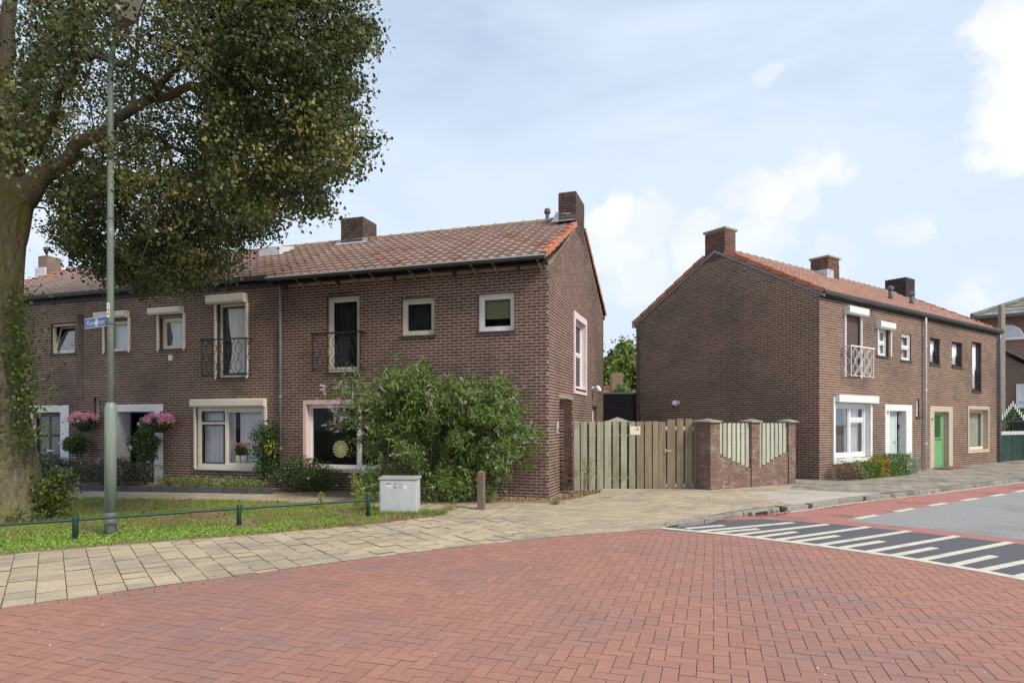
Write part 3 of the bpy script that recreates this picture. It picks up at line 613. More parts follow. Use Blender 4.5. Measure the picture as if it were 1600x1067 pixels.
def rolltiles(house, x0, x1, ye, ze, yr, zr, tm, singles=300, back=None, w_=.245, ex=.335, near=1, verge=(False, False), vgap=None, vm='tile_o', rm='ridge'):
    tw = (x1-x0)/round((x1-x0)/w_); sl = math.hypot(yr-ye, zr-ze); an = math.atan2(zr-ze, yr-ye); rows = round(sl/ex); e = sl/rows
    cy, sy = math.cos(an), math.sin(an)
    rb = MB(); yb = back or 2*yr-ye; t = .10
    rb.add([(x0,ye+.05,ze-.02),(x1,ye+.05,ze-.02),(x1,yr,zr-.03),(x0,yr,zr-.03),(x0,yb,ze-.02),(x1,yb,ze-.02)], [(0,1,2,3),(3,2,5,4)])
    rb.add([(x0,ye+.05,ze-.02-t),(x1,ye+.05,ze-.02-t),(x1,yr,zr-.03-t),(x0,yr,zr-.03-t),(x0,yb,ze-.02-t),(x1,yb,ze-.02-t)], [(3,2,1,0),(4,5,2,3)])
    roof = rb.build('roof', M['underlay'], house)
    # tile profile
    m = 8; xs = [tw*i/m for i in range(m+1)]; pr = [.0065*math.cos(2*math.pi*x/tw+.7)+.003*math.cos(4*math.pi*x/tw) for x in xs]
    V = [(x, 0, p+.074) for x, p in zip(xs, pr)]+[(x, e*1.12, p+.012) for x, p in zip(xs, pr)]+[(x, .004, p+.012) for x, p in zip(xs, pr)]
    F = [(i, i+1, m+2+i, m+1+i) for i in range(m)]+[(2*m+2+i, 2*m+3+i, i+1, i) for i in range(m)]
    def tf(v, ox, r, flip=False):
        y = v[1]+r*e; X = ox+v[0]; yy = ye+y*cy-v[2]*sy; zz = ze+y*sy+v[2]*cy
        return (X, 2*yr-yy if flip else yy, zz)
    cells = [(c, r) for r in range(rows) for c in range(round((x1-x0)/tw))]
    mw = Matrix.Translation(house.location) @ Matrix.Rotation(house.rotation_euler.z, 4, 'Z')
    cells.sort(key=lambda q: (mw @ Vector(tf((0,0,0), x0+q[0]*tw, q[1]))).length)
    tme = MB().add(V, F).mesh('roof_tile'); tme.materials.append(tm); tme.polygons.foreach_set('use_smooth', [True]*m+[False]*m)
    for c, r in cells[:singles]:
        p = tf((0,0,0), x0+c*tw, r); inst('roof_tile', tme, roof, (p[0], p[1], p[2]+random.uniform(-.002,.003)), (an+random.uniform(-.004,.004), 0, 0))
    jb = MB()
    for c, r in cells[singles:]:
        dz = random.uniform(-.002, .003); jb.add([tf((v[0], v[1], v[2]+dz), x0+c*tw, r) for v in V], F, random.uniform(.01, .99))
    for c, r in cells: jb.add([tf(v, x0+c*tw, r, True) for v in V], [tuple(reversed(f)) for f in F], random.uniform(.01, .99))
    jb.build('roof_tile', tm, roof, kind='stuff')
    # ridge tiles
    n = round((x1-x0)/.40); rw = (x1-x0)/n; b = MB()
    prf = [(.12*math.cos(a), .10*math.sin(a)) for a in [math.pi*i/8-.1*(1-i/4) for i in range(9)]]
    V = [(0, y*1.12, z*1.15) for y, z in prf]+[(.05, y*1.12, z*1.15) for y, z in prf]+[(.06, y, z) for y, z in prf]+[(rw+.02, y, z*.95) for y, z in prf]
    F = [(k*9+i, k*9+i+1, (k+1)*9+i+1, (k+1)*9+i) for k in range(3) for i in range(8)]+[tuple(range(9))]
    rme = MB().add(V, F).mesh('ridge_tile'); rme.materials.append(M[rm])
    for i in range(n): inst('ridge_tile', rme, roof, (x0+i*rw, yr, zr+.0), (0, random.uniform(-.01,.01), 0))
    for k, vx in enumerate((x0, x1)):
        if not verge[k]: continue
        sgn = -1 if k == 0 else 1; nv = round(sl/.42); ev = sl/nv
        for fl in (False, True):
            for i in range(nv):
                ym = tf((0,(i+.5)*ev,0),0,0,fl)[1]
                if vgap and vgap[0] < ym < vgap[1]: continue
                q = MB(); a0, a1 = (.0, .09) if sgn > 0 else (-.09, .0); a0 -= .07 if sgn > 0 else 0; a1 += .07 if sgn < 0 else 0; a1 -= .045 if sgn > 0 else 0; a0 += .03 if sgn < 0 else 0
                for (xa, xb, za, zb) in ((a0, a1, .050, .078), ((a1-.02) if sgn > 0 else a0, a1 if sgn > 0 else a0+.02, -.045, .050)):
                    VV = [(x, y, z+(.028 if y == 0 else 0)) for z in (za, zb) for x, y in ((xa,0),(xb,0),(xb,ev*1.05),(xa,ev*1.05))]
                    q.add([(v[0]+vx, *(tf((0, v[1]+i*ev, v[2]), 0, 0, fl)[1:])) for v in VV], [(0,3,2,1),(4,5,6,7),(0,1,5,4),(1,2,6,5),(2,3,7,6),(3,0,4,7)], random.random())
                q.build('verge_tile', M[vm], roof)
    return roof, tf, e, rows
def chimney(house, x0, x1, y0, y1, z0, z1, bm='chim', mm='chim_m', cap=None, flash='lead', soldier=True):
    b = MB(); b.box(x0+.008, x1-.008, y0+.008, y1-.008, z0, z1-.002); c = b.build('chimney', M[mm], house)
    j = MB()
    for k in range(int((z1-z0)/CH)):
        za = z0+k*CH; zb = za+.054; o = (k % 2)*.11
        if soldier and k >= int((z1-z0)/CH)-2:
            if k == int((z1-z0)/CH)-1: break
            zb = z1; step = .065
        else: step = BL
        for (u0, u1, fix, ax) in ((x0, x1, y0, 'y'), (x0, x1, y1, 'y'), (y0, y1, x0, 'x'), (y0, y1, x1, 'x')):
            s = u0-o
            while s < u1:
                p, q = max(u0, s), min(u1, s+step-.010); s += step
                if q-p < .02: continue
                d = .006+random.uniform(-.002, .003)
                if ax == 'y': j.box(p, q, fix-d if fix == y0 else fix-.01, fix+.01 if fix == y0 else fix+d, za, zb, random.uniform(.01,.99))
                else: j.box(fix-d if fix == x0 else fix-.01, fix+.01 if fix == x0 else fix+d, p, q, za, zb, random.uniform(.01,.99))
    j.build('brick', M[bm], c, kind='stuff')
    if cap: MB().box(x0-.05, x1+.05, y0-.05, y1+.05, z1, z1+.07).build('chimney_cap', M[cap], c, bevel=.01)
    return c
def gutter(house, x0, x1, y, z, r=.062, m='gutter', name='gutter'):
    n = 8; V = []
    for x in (x0, x1):
        V += [(x, y+r*math.cos(math.pi+math.pi*i/n), z+r*1.15*math.sin(math.pi+math.pi*i/n)) for i in range(n+1)]
        V += [(x, y+(r-.008)*math.cos(math.pi+math.pi*i/n), z+(r-.008)*1.1*math.sin(math.pi+math.pi*i/n)) for i in range(n+1)]
    K = 2*(n+1); F = []
    for i in range(n): F += [(i, i+1, K+i+1, K+i), (n+1+i+1, n+1+i, K+n+1+i, K+n+2+i)]
    F += [(0, n+1, K+n+1, K), (n, K+n, K+2*n+1, 2*n+1), tuple(range(n+1)), tuple(range(K, K+n+1))]
    b = MB().add(V, F); b.tube([(x0, y-r, z+.006), (x1, y-r, z+.006)], .011, 6)
    return b.build(name, M[m], house)
def drainpipe(house, x, y, z0, z1, r=.04, m='zinc', brackets=(1.0, 2.6, 4.2), bend=None):
    pts = [(x, y, z0), (x, y, z1-.25)] + ([(x, y, z1-.2), (x+bend[0], y+bend[1], z1)] if bend else [(x, y, z1)])
    b = MB().tube(pts, r, 10); o = b.build('drainpipe', M[m], house, smooth=True)
    for z in brackets:
        MB().tube([(x, y, z), (x, y, z+.06)], r+.012, 10).build('pipe_collar', M[m], o)
    return o
def railing(house, pl, a0, a1, z0, z1, d, m, n=6, label=None):
    b = MB(); pl.box(b, a0-.05, a1+.05, z1-.012, z1+.022, d-.02, d+.025)
    for a in (a0-.0, a1-.0): pl.box(b, a-.02, a+.02, z1-.01, z1+.02, .0, d)
    r = b.build('balcony_railing', m, house)
    if label: r['label'] = label
    fb = MB(); pl.box(fb, a0, a1, z0, z0+.015, d-.008, d+.008); fb.build('bottom_bar', m, r)
    for a in (a0, a1):
        pb = MB(); pl.box(pb, a-.010, a+.010, z0-.02, z1, d-.010, d+.010); pb.build('rail_post', m, r)
        wb = MB(); pl.box(wb, a-.008, a+.008, z0+.02, z0+.036, 0, d); wb.build('wall_bracket', m, r)
    sp = (a1-a0)/n; H = z1-z0-.02
    for i in range(1, n):
        for sgn in (1, -1):
            pts = []
            for k in range(33):
                t = k/32; ph = t*2*math.pi*2.0+(math.pi if i % 2 else 0)
                pts.append(pl.pt(a0+i*sp+sgn*(sp*.25+sp*.245*math.cos(ph)), z0+.012+H*t, d+(.004 if sgn > 0 else -.004)))
            MB().tube(pts, .0075, 5).build('scroll_bar', m, r)
    for s_ in (a0, a1):   # side returns
        pts = [pl.pt(s_, z0+.012+H*k/24, d*.5+d*.3*math.cos(k/24*4*math.pi)) for k in range(25)]
        MB().tube(pts, .006, 5).build('side_scroll', m, r)
    return r
def shutterbox(house, pl, a0, a1, z0, z1, zb, m, guides=None, d=.17):
    b = MB(); p = pl
    V = [p.pt(a, z, dd) for a in (a0, a1) for z, dd in ((z0, .0), (z0, d-.03), (z0+.04, d), (z1-.02, d), (z1, d-.03), (z1, 0))]
    b.add(V, [(i, (i+1) % 6, 6+(i+1) % 6, 6+i) for i in range(6)]+[tuple(range(6)), tuple(range(6, 12))])
    o = b.build('shutter_box', m, house)
    for a in guides or ():
        g = MB(); pl.box(g, a-.025, a+.025, zb, z0, .0, .05); g.build('guide_rail', m, o)
    return o

UA = math.atan2(-.306, .952)
C1 = (.77, 13.20)
# ---------------------------------------------------------------- house 1 (corner house)
YR = 3.43; ZR = 6.93; TANL = (6.93-5.0)/(YR+.38)
h1 = empty('corner_house', (*C1, 0), UA, label='brown brick corner house with pink-framed window behind the flowering bush', cat='house')
F1 = Pl(h1, (0,0), (1,0), (0,-1)); G1 = Pl(h1, (0,0), (0,1), (1,0))
def W(pl, x0, x1, yt, yb, xt=None):   # opening from a pixel box (top/bottom read at the box middle)
    a0 = pl.px(x0, 600)[0]; a1 = pl.px(x1, 600)[0]; xm = (x0+x1)/2
    return min(a0,a1), max(a0,a1), pl.px(xm, yb)[1], pl.px(xm, yt)[1]
w_bal = W(F1, 511, 562, 462.5, 581); w_a = W(F1, 627, 679, 465.5, 524); w_b = W(F1, 747, 804, 458, 517.5); w_pk = W(F1, 474, 596, 625.5, 738)
g_up = W(G1, 898, 914, 503, 608); g_slot = W(G1, 925, 932, 635, 700); g_slot = (g_slot[0], g_slot[1]+.08, 1.0, g_slot[3])
porch = (.98, 2.28, -.06, 2.15)
LEN1 = 6.80; DEP = 6.87
brick_wall(F1, -LEN1, 0, 4.93, [w_bal, w_a, w_b, w_pk], M['brick'], M['mortar'], h1, singles=300)
brick_wall(G1, 0, DEP, 4.93, [g_up, g_slot, porch], M['brick'], M['mortar'], h1, gable=(YR, ZR-.02), name='gable_wall', singles=0)
MB().box(-LEN1, 0, DEP-.2, DEP, -.06, 4.93).build('rear_wall', M['far_brown'], h1)
def c_dark(pl, w):
    def f(o): curtain(pl, w[0]+.05, w[1]-.02, w[2]+.05, w[3]-.05, -.26, M['darkcurt'], o, folds=7, amp=.03)
    return f
window(h1, F1, *w_bal, M['cream'], fw=.055, mulls=(), cur=c_dark(F1, w_bal), sash=.07, sill=True, label='cream framed balcony door with dark curtain')
window(h1, F1, *w_a, M['cream'], fw=.05, sash=.07, cur=c_dark(F1, w_a))
def c_olive(o):
    b = MB(); a0, a1, z0, z1 = w_b; F1.box(b, a0+.08, a1-.08, z0+(z1-z0)*.36, z1-.08, -.20, -.19); b.build('blind', M['olive'], o)
window(h1, F1, *w_b, M['white'], fw=.05, sash=.07, cur=c_olive, label='white window with green blind half down')
MB().box(*[F1.px(532,460)[0]-.34, F1.px(532,460)[0]+.36], -.012, 0, w_bal[3]+.045, w_bal[3]+.10).build('lintel', M['sill'], h1)
# pink framed picture window
a0, a1, z0, z1 = w_pk
pf = MB(); frame(F1, a0, a1, z0, z1, .085, -.16, .02, pf); pfo = pf.build('pink_surround', M['pink'], h1)
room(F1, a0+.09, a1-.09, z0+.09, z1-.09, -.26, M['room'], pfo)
mul = F1.px(556.5, 660)[0]
def c_pink(o):
    b = MB(); F1.box(b, a0+.25, a0+.75, z1-.42, z1-.30, -.9, -.85); b.build('room_shelf', M['room_l'], o)
ww = window(h1, F1, a0+.087, a1-.087, z0+.087, z1-.087, M['white'], fw=.05, rec=.12, mulls=(mul,), sash=.035, sill=False, cur=c_pink, rv='pink')
railing(h1, F1, F1.px(497, 560)[0], F1.px(571, 560)[0], w_bal[2]+.02, F1.px(534, 522)[1], .22, M['iron'], n=6, label='black wrought iron balcony railing')
# gable openings
gp_ = MB(); ga0, ga1, gz0, gz1 = g_up
frame(G1, ga0-.16, ga1+.16, gz0-.14, gz1+.16, .16, .0, .03, gp_, wb=.14); gp_.build('pale_pink_surround', M['palepink'], h1)
window(h1, G1, *g_up, M['white'], fw=.05, rec=.10, trans=((gz0+(gz1-gz0)*.52,),), rv='palepink', glass='glass_d', roomm='room_l')
window(h1, G1, *g_slot, M['white'], fw=.06, rec=.12, sill=False)
# porch recess
pr = MB(); p0, p1, _, pz = porch
for k in range(int((pz+.06)/CH)):
    za = -.06+k*CH
    for i in range(8):
        x = -1.25+i*BL-(k % 2)*.11; 
        if x < -.0: pr.box(max(x, -1.2), min(x+BL-.011, -.01), p1-.0, p1+.012, za, za+.053, random.uniform(.01,.99))
        pr.box(max(x, -1.2), min(x+BL-.011, -.01), p0-.012, p0, za, za+.053, random.uniform(.01,.99))
pm = MB(); pm.box(-1.2, -.005, p1+.006, p1+.1, -.06, pz); pm.box(-1.2, -.005, p0-.1, p0-.006, -.06, pz); pm.box(-1.3, -1.2, p0, p1, -.06, pz)
pm.box(-1.3, -.005, p0-.1, p1+.1, pz, pz+.05)
po = pm.build('porch_recess', M['mortar'], h1); pr.build('brick', M['brick'], po, kind='stuff')
MB().box(-1.195, -1.15, p0+.15, p1-.15, 0, 2.05).build('front_door', M['black'], po)
MB().box(-.1, .014, p0-.10, p1+.10, pz, pz+.09).build('porch_lintel', M['conc_cap'], h1)
MB().box(-1.2, .3, p0, p1, -.03, .05).build('porch_step', M['conc_cap'], h1)
db = MB(); db.box(.01, .04, .66, .74, 1.36, 1.62); dbo = db.build('door_bell', M['zinc_l'], h1); MB().box(.038, .046, .68, .72, 1.40, 1.47).build('bell_button', M['ink'], dbo)
# roof, soffit, gutter
rf1, tf1, _, _ = rolltiles(h1, -LEN1, 0, -.38, 5.0, YR, ZR, M['tile'], verge=(False, True), vgap=(2.75,3.75))
MB().add([(-LEN1,.0,4.93),(.0,.0,4.93),(.0,-.34,4.97),(-LEN1,-.34,4.97),(-LEN1,.0,4.95),(.0,.0,4.95),(.0,-.34,4.99),(-LEN1,-.34,4.99)], [(0,3,2,1),(4,5,6,7),(0,1,5,4),(1,2,6,5),(2,3,7,6),(3,0,4,7)]).build('soffit', M['soffit'], h1)
for i in range(14):
    x = -6.55+i*.49
    MB().add([(x,-.005,4.80),(x+.035,-.005,4.80),(x+.035,-.33,4.955),(x,-.33,4.955),(x,-.005,4.925),(x+.035,-.005,4.925),(x+.035,-.33,4.966),(x,-.33,4.966)], [(0,3,2,1),(0,1,5,4),(1,2,6,5),(2,3,7,6),(3,0,4,7)]).build('rafter_end', M['conc_cap' if i % 3 else 'soffit'], h1)
gutter(h1, -LEN1+.0, .03, -.41, 5.01, .05, 'gutter')
g2 = MB().tube([(-LEN1, -.462, 5.018), (.04, -.462, 5.018)], .014, 6).build('gutter_bead', M['zinc_l'], h1)
chimney(h1, -.44, .004, 2.72, 3.78, 6.42, 7.42)
MB().add([(-.62,2.58,6.66),(.0,2.58,6.66),(.0,2.72,6.72),(-.62,2.72,6.72),(-.5,2.715,6.95),(0,2.715,6.85)], [(0,1,2,3),(3,2,5,4)]).build('chimney_flashing', M['lead'], h1)
chimney(h1, -6.98, -6.27, 3.0, 3.78, 6.3, 7.50)
MB().add([(-7.12,2.84,6.70),(-6.15,2.84,6.70),(-6.1,3.0,6.80),(-7.15,3.0,6.80),(-6.1,2.994,6.90),(-7.15,2.994,6.86)], [(0,1,2,3),(3,2,4,5)]).build('chimney_flashing', M['lead'], h1)
v = MB(); v.tube([(-.95,3.55,6.8),(-.95,3.55,7.22)], .055, 12); vo = v.build('vent_pipe', M['lamp_d'], h1, smooth=True)
MB().tube([(-.95,3.55,7.22),(-.95,3.55,7.26),(-.95,3.55,7.34)], [.085,.09,.07], 12).build('vent_cap', M['lamp_d'], vo)
drainpipe(h1, F1.px(441, 600)[0], -.07, -.05, 4.98, .036, 'zinc', brackets=(.95, 2.2, 4.2))

# ---------------------------------------------------------------- house 2
h2 = empty('terraced_house', (*C1, 0), UA, label='middle house of the left terrace with white shutter boxes and pink hanging baskets', cat='house')
F2 = Pl(h2, (0,0), (1,0), (0,-1)); X2 = -13.4
b2 = W(F2, 341, 387, 474, 589); c2 = W(F2, 251, 289, 496, 545); d2 = W(F2, 166, 203, 501, 549)
big2 = W(F2, 308, 415, 635, 732); dr2 = (F2.px(183, 600)[0], F2.px(241, 600)[0], -.06, F2.px(212, 643)[1]); s2 = W(F2, 122, 131, 622, 653); s3 = W(F2, 147, 157, 621, 652)
su = (F2.px(169, 600)[0], F2.px(255, 600)[0], F2.px(212, 630.5)[1])
brick_wall(F2, X2, -LEN1, 5.02, [b2, c2, d2, big2, (su[0], su[1], -.06, su[2]), s3], M['brick'], M['mortar'], h2, singles=300)
MB().box(X2, -LEN1, DEP-.2, DEP, -.06, 5.0).build('rear_wall', M['far_brown'], h2)
ol = -.13; zl = 5.0+(.38+ol)*TANL
rf2, tf2, _, _ = rolltiles(h2, X2, -LEN1, ol, zl, YR, ZR, M['tile'], singles=300)
gutter(h2, X2, -LEN1, -.10, zl+.02, .075, 'gutter')
bx = MB(); bx.box(X2, -LEN1, -.03, 0, 4.93, 5.05); bx.build('fascia', M['soffit'], h2)
def c_lace(o): curtain(F2, b2[0]+.18, b2[1]-.06, b2[2]+.1, b2[3]-.1, -.155, M['lace'], o, folds=9, amp=.012, waist=.35)
window(h2, F2, *b2, M['cream'], fw=.06, sash=.05, sashm='black', cur=c_lace, label='balcony door with white net curtain')
def c_l2(o):
    a0, a1, z0, z1 = c2; curtain(F2, a0+.12, a1-.12, z0+.05, z1-.05, -.20, M['lace'], o, folds=7, amp=.01, waist=.3)
window(h2, F2, *c2, M['cream'], fw=.07, sash=.03, cur=c_l2)
def c_l3(o):
    a0, a1, z0, z1 = d2; curtain(F2, a0+.05, a1-.05, z0+.05, z1-.09, -.24, M['lilac'], o, folds=7, amp=.01)
window(h2, F2, *d2, M['cream'], fw=.06, sash=.03, cur=c_l3)
for (q, bx0, bx1, yt, yb_) in ((b2, 326, 386, 461, 475), (c2, 236, 287, 481.5, 492), (d2, 152, 202, 488, 498)):
    A0 = F2.px(bx0, 480)[0]; A1 = F2.px(bx1, 480)[0]; xm = (bx0+bx1)/2
    shutterbox(h2, F2, A0+.05, A1+.02, F2.px(xm, yb_)[1], F2.px(xm, yt)[1], q[2]-.05, M['cream'], guides=(q[0]-.06, q[1]+.0))
railing(h2, F2, F2.px(326, 560)[0], F2.px(394, 560)[0], b2[2]+.02, F2.px(360, 532)[1], .22, M['iron'], n=6, label='black wrought iron balcony railing')
# big window
def c_big(o):
    a0, a1, z0, z1 = big2; curtain(F2, a0+.04, a0+.62, z0+.08, z1-.08, -.235, M['lilac'], o, folds=10, amp=.02)
    curtain(F2, a0+.72, a0+1.0, z0+.08, z1-.08, -.235, M['lilac'], o, folds=6, amp=.02)
    curtain(F2, a1-.95, a1-.08, z0+.08, z1-.08, -.235, M['lilac'], o, folds=12, amp=.025)
mu = F2.px(352, 660)[0]; tr = F2.px(335, 661)[1]
window(h2, F2, *big2, M['cream'], fw=.11, rec=.03, mulls=(mu,), trans=((tr,), ()), sash=.035, cur=c_big, sill=False, sashm='black', dark1=True, label='large cream living room window')
ms = MB(); F2.box(ms, big2[0]-.03, big2[1]+.03, big2[2]-.04, big2[2], -.05, .06); ms.build('window_sill', M['cream'], h2)
shutterbox(h2, F2, F2.px(301, 630)[0]+.03, F2.px(416, 630)[0]+.02, F2.px(360, 636)[1], F2.px(360, 623.5)[1], big2[2], M['cream'], guides=(big2[0]-.04, big2[1]+.02), d=.14)
window(h2, F2, *s3, M['cream'], fw=.035, rec=.08, sash=.02, tilt=.18, sill=False)
# white surround and door
def doorset(house, pl, sur, opn, sm, dm, frm, panes, dep=.42, label=None, side=None, brickwash=True, x_in=None):
    b = MB(); t = .012; a0, a1, zt = sur; o0, o1, _, oz = opn
    pl.box(b, a0, o0, -.06, zt, -.12, .0); pl.box(b, o1, a1, -.06, zt, -.12, .0); pl.box(b, o0, o1, oz, zt, -.12, .0)
    pl.box(b, o0-.1, o0, -.06, oz, -dep, -.12); pl.box(b, o1, o1+.1, -.06, oz, -dep, -.12); pl.box(b, o0, o1, oz, oz+.1, -dep, -.12)
    s = b.build('door_surround', sm, house)
    if brickwash:
        j = MB()
        for k in range(int((zt+.06)/CH)):
            za = -.06+k*CH; zb = za+.056
            rng_ = [(a0, o0), (o1, a1)] if za < oz-.03 else [(a0, a1)]
            for u, v_ in rng_:
                p = u-(k % 2)*.11
                while p < v_:
                    q0, q1 = max(p, u), min(p+BL-.008, v_); p += BL
                    if q1-q0 > .02: pl.box(j, q0, q1, za, zb, -.01, .006, random.uniform(.01,.99))
            if za < oz-.03:
                for sgn in (0, 1):
                    e0, e1 = (o0-.01, o0+.005) if sgn == 0 else (o1-.005, o1+.01)
                    pl.box(j, e0, e1, za, zb, -dep+.05, -.01, random.uniform(.01,.99))
        j.build('painted_brick', sm, s, kind='stuff')
    f = MB(); frame(pl, o0, o1, 0, oz, .05, -dep-.06, -dep, f, wb=.03)
    if side is not None: pl.box(f, side-.03, side+.03, 0, oz, -dep-.06, -dep+.002)
    f.build('door_frame', frm, s)
    dl = (side+.03 if side is not None and x_in != 'L' else o0+.05); dr = (o1-.05 if x_in != 'L' else (side-.03 if side else o1-.05))
    d = MB(); pl.box(d, dl, dr, .03, oz-.05, -dep-.05, -dep-.015); do = d.build('door', dm, s)
    if label: do['label'] = label
    for (u0, u1, v0, v1, pm_) in panes:
        q = MB(); pl.box(q, dl+(dr-dl)*u0, dl+(dr-dl)*u1, oz*v0, oz*v1, -dep-.016, -dep-.008); q.build('door_pane', M[pm_], s)
    return s, dl, dr
sd, dl, dr = doorset(h2, F2, su, dr2, M['whitewash'], M['black'], M['black'], [(.18,.9,.40,.90,'frost'),(.18,.9,.06,.26,'frost')], side=F2.px(207, 660)[0], dep=.40)
q = MB()
for v0, v1 in ((.10,.30),(.34,.60),(.64,.92)): F2.box(q, F2.px(197,660)[0], F2.px(203,660)[0], dr2[3]*v0, dr2[3]*v1, -.41, -.395)
q.build('side_pane', M['frost'], sd)
q = MB(); F2.box(q, dl+.04, dl+.09, 1.02, 1.06, -.415, -.34); F2.box(q, dl+.3, dl+.62, .78, .83, -.415, -.395); q.build('door_handle', M['steel'], sd)
q = MB(); F2.box(q, F2.px(281,560)[0]-.0, F2.px(281,560)[0]+.09, 2.98, 3.12, 0, .06) ; 
a_, z_ = F2.px(268, 560); MB().box(a_-.04, a_+.05, -.07, 0, z_-.06, z_+.08).build('wall_vent', M['sticker'], h2)
# skylight
a_ = F2.px(442, 395)[0]; 
def onroof(h, x, y, zoff, ye=ol, ze=zl): return ze+(y-ye)*TANL+zoff
sx = -8.95; sk = MB(); V = [(x, y, onroof(h2, x, y, o_)) for o_ in (.05,.13) for x, y in ((sx-.35,2.35),(sx+.35,2.35),(sx+.35,3.0),(sx-.35,3.0))]
V = [(x, y, z+(.16 if (y < 2.5) else 0)*(1 if i > 3 else 0)) for i, (x, y, z) in enumerate(V)]
sk.add(V, [(0,3,2,1),(4,5,6,7),(0,1,5,4),(1,2,6,5),(2,3,7,6),(3,0,4,7)]); sk.build('skylight', M['zinc_l'], h2)
# ---------------------------------------------------------------- house 3
h3 = empty('end_terrace_house', (*C1, 0), UA, label='far left end house of the terrace, dark six-pane door beside the tree trunk', cat='house')
F3 = Pl(h3, (0,0), (1,0), (0,-1)); X3 = -18.15
e3 = W(F3, 80, 117, 506, 552); dr3 = (F3.px(50, 600)[0], F3.px(94.5, 600)[0], -.06, F3.px(80, 643.5)[1]); su3 = (F3.px(37, 600)[0], F3.px(107.5, 600)[0], F3.px(80, 632)[1])
brick_wall(F3, X3, X2, 5.02, [e3, (su3[0], su3[1], -.06, su3[2]), s2], M['brick'], M['mortar'], h3)
MB().box(X3, X2, DEP-.2, DEP, -.06, 5.0).build('rear_wall', M['far_brown'], h3)
GG = Pl(h3, (X3,0), (0,1), (-1,0)); brick_wall(GG, 0, DEP, 4.95, [], M['brick'], M['mortar'], h3, gable=(YR, ZR-.02), name='gable_wall', L_=.222)
rolltiles(h3, X3, X2, ol, zl, YR, ZR, M['tile'], singles=200, verge=(True, False))
gutter(h3, X3, X2, -.10, zl+.02, .075, 'gutter')
MB().box(X3, X2, -.03, 0, 4.93, 5.05).build('fascia', M['soffit'], h3)
window(h3, F3, *e3, M['cream'], fw=.05, rec=.06, sash=.035, tilt=.22)
window(h3, F3, *s2, M['cream'], fw=.035, rec=.08, sash=.02, tilt=.18, sill=False)
pn = [(u, u+.33, v_, v_+.26, 'frost') for u in (.12,.55) for v_ in (.06,.37,.67)]
sd3, dl3, dr3_ = doorset(h3, F3, su3, dr3, M['whitewash'], M['black'], M['black'], pn, dep=.12)
q = MB(); F3.box(q, dr3_-.10, dr3_-.05, 1.0, 1.05, -.13, -.06); F3.box(q, dl3+.35, dl3+.65, .78, .83, -.13, -.11); q.build('door_handle', M['steel'], sd3)

# ---------------------------------------------------------------- right terrace
C2 = (8.084, 16.505); UB = math.atan2(.577, .817); YR2 = 3.26; ZR2 = 6.90; D2 = 6.52; ZE2 = 5.02; OV2 = -.12
r1 = empty('corner_house', (*C2, 0), UB, label='brown brick end house across the gateway with white railing and white door', cat='house')
FA = Pl(r1, (0,0), (1,0), (0,-1)); GA = Pl(r1, (0,0), (0,1), (-1,0)); LR = 6.30
wa = W(FA, 1319, 1344, 492, 590); wb_ = W(FA, 1370, 1388, 514, 556); wc = W(FA, 1408, 1423, 522, 563); wbg = W(FA, 1303, 1358, 630, 715)
drA = (FA.px(1390,650)[0], FA.px(1416,650)[0], -.06, FA.px(1402,641)[1]); suA = (FA.px(1383,650)[0], FA.px(1425,650)[0], FA.px(1404,631)[1]); sl1 = W(FA, 1431, 1436, 624, 651)
brick_wall(FA, 0, LR, ZE2-.04, [wa, wb_, wc, wbg, (suA[0], suA[1], -.06, suA[2]), sl1], M['brick_r'], M['mortar_r'], r1, singles=0)
brick_wall(GA, 0, D2, ZE2-.04, [], M['brick_r'], M['mortar_r'], r1, gable=(YR2, ZR2-.02), name='gable_wall', singles=300)
MB().box(0, LR, D2-.2, D2, -.06, 4.93).build('rear_wall', M['far_brown'], r1)
rolltiles(r1, 0, LR, OV2, ZE2, YR2, ZR2, M['tile_r'], singles=300, verge=(True, False), vgap=(2.9,3.6))
vb = MB()
for s_ in (0, 1):
    for (ya, za), (yb2, zb2) in (((-.16, ZE2-.12), (YR2, ZR2-.10)),):
        if s_: ya, yb2 = 2*YR2-ya, 2*YR2-yb2
        vb.add([(-.035,ya,za-.02),(-.035,yb2,zb2-.02),(-.035,yb2,zb2+.05),(-.035,ya,za+.05),(-.011,ya,za-.02),(-.011,yb2,zb2-.02),(-.011,yb2,zb2+.05),(-.011,ya,za+.05)], [(0,1,2,3),(4,7,6,5),(0,4,5,1),(3,2,6,7),(0,3,7,4)])
vb.build('verge_board', M['zinc'], r1)
gutter(r1, -.02, LR, -.12, ZE2+.02, .075, 'gutter'); MB().box(0, LR, -.035, 0, ZE2-.09, ZE2+.0).build('fascia', M['gutter'], r1)
gutter(r1, -.02, LR, D2+.12, ZE2+.02, .075, 'zinc', name='rear_gutter')
chimney(r1, -.004, .51, 2.90, 3.62, 6.55, 7.42, cap='conc_cap', bm='brick_r', mm='mortar_r', soldier=False)
chimney(r1, 6.0, 6.75, 2.95, 3.6, 6.2, 7.50, cap='conc_cap', bm='brick_r')
MB().box(5.55, 5.99, 2.75, 3.3, 6.55, 6.98).build('chimney_flashing', M['lead'], r1)
drainpipe(r1, FA.px(1442, 600)[0]-.03, -.09, 0, 4.95, .04, 'zinc_l', brackets=(.9, 2.6, 4.0))
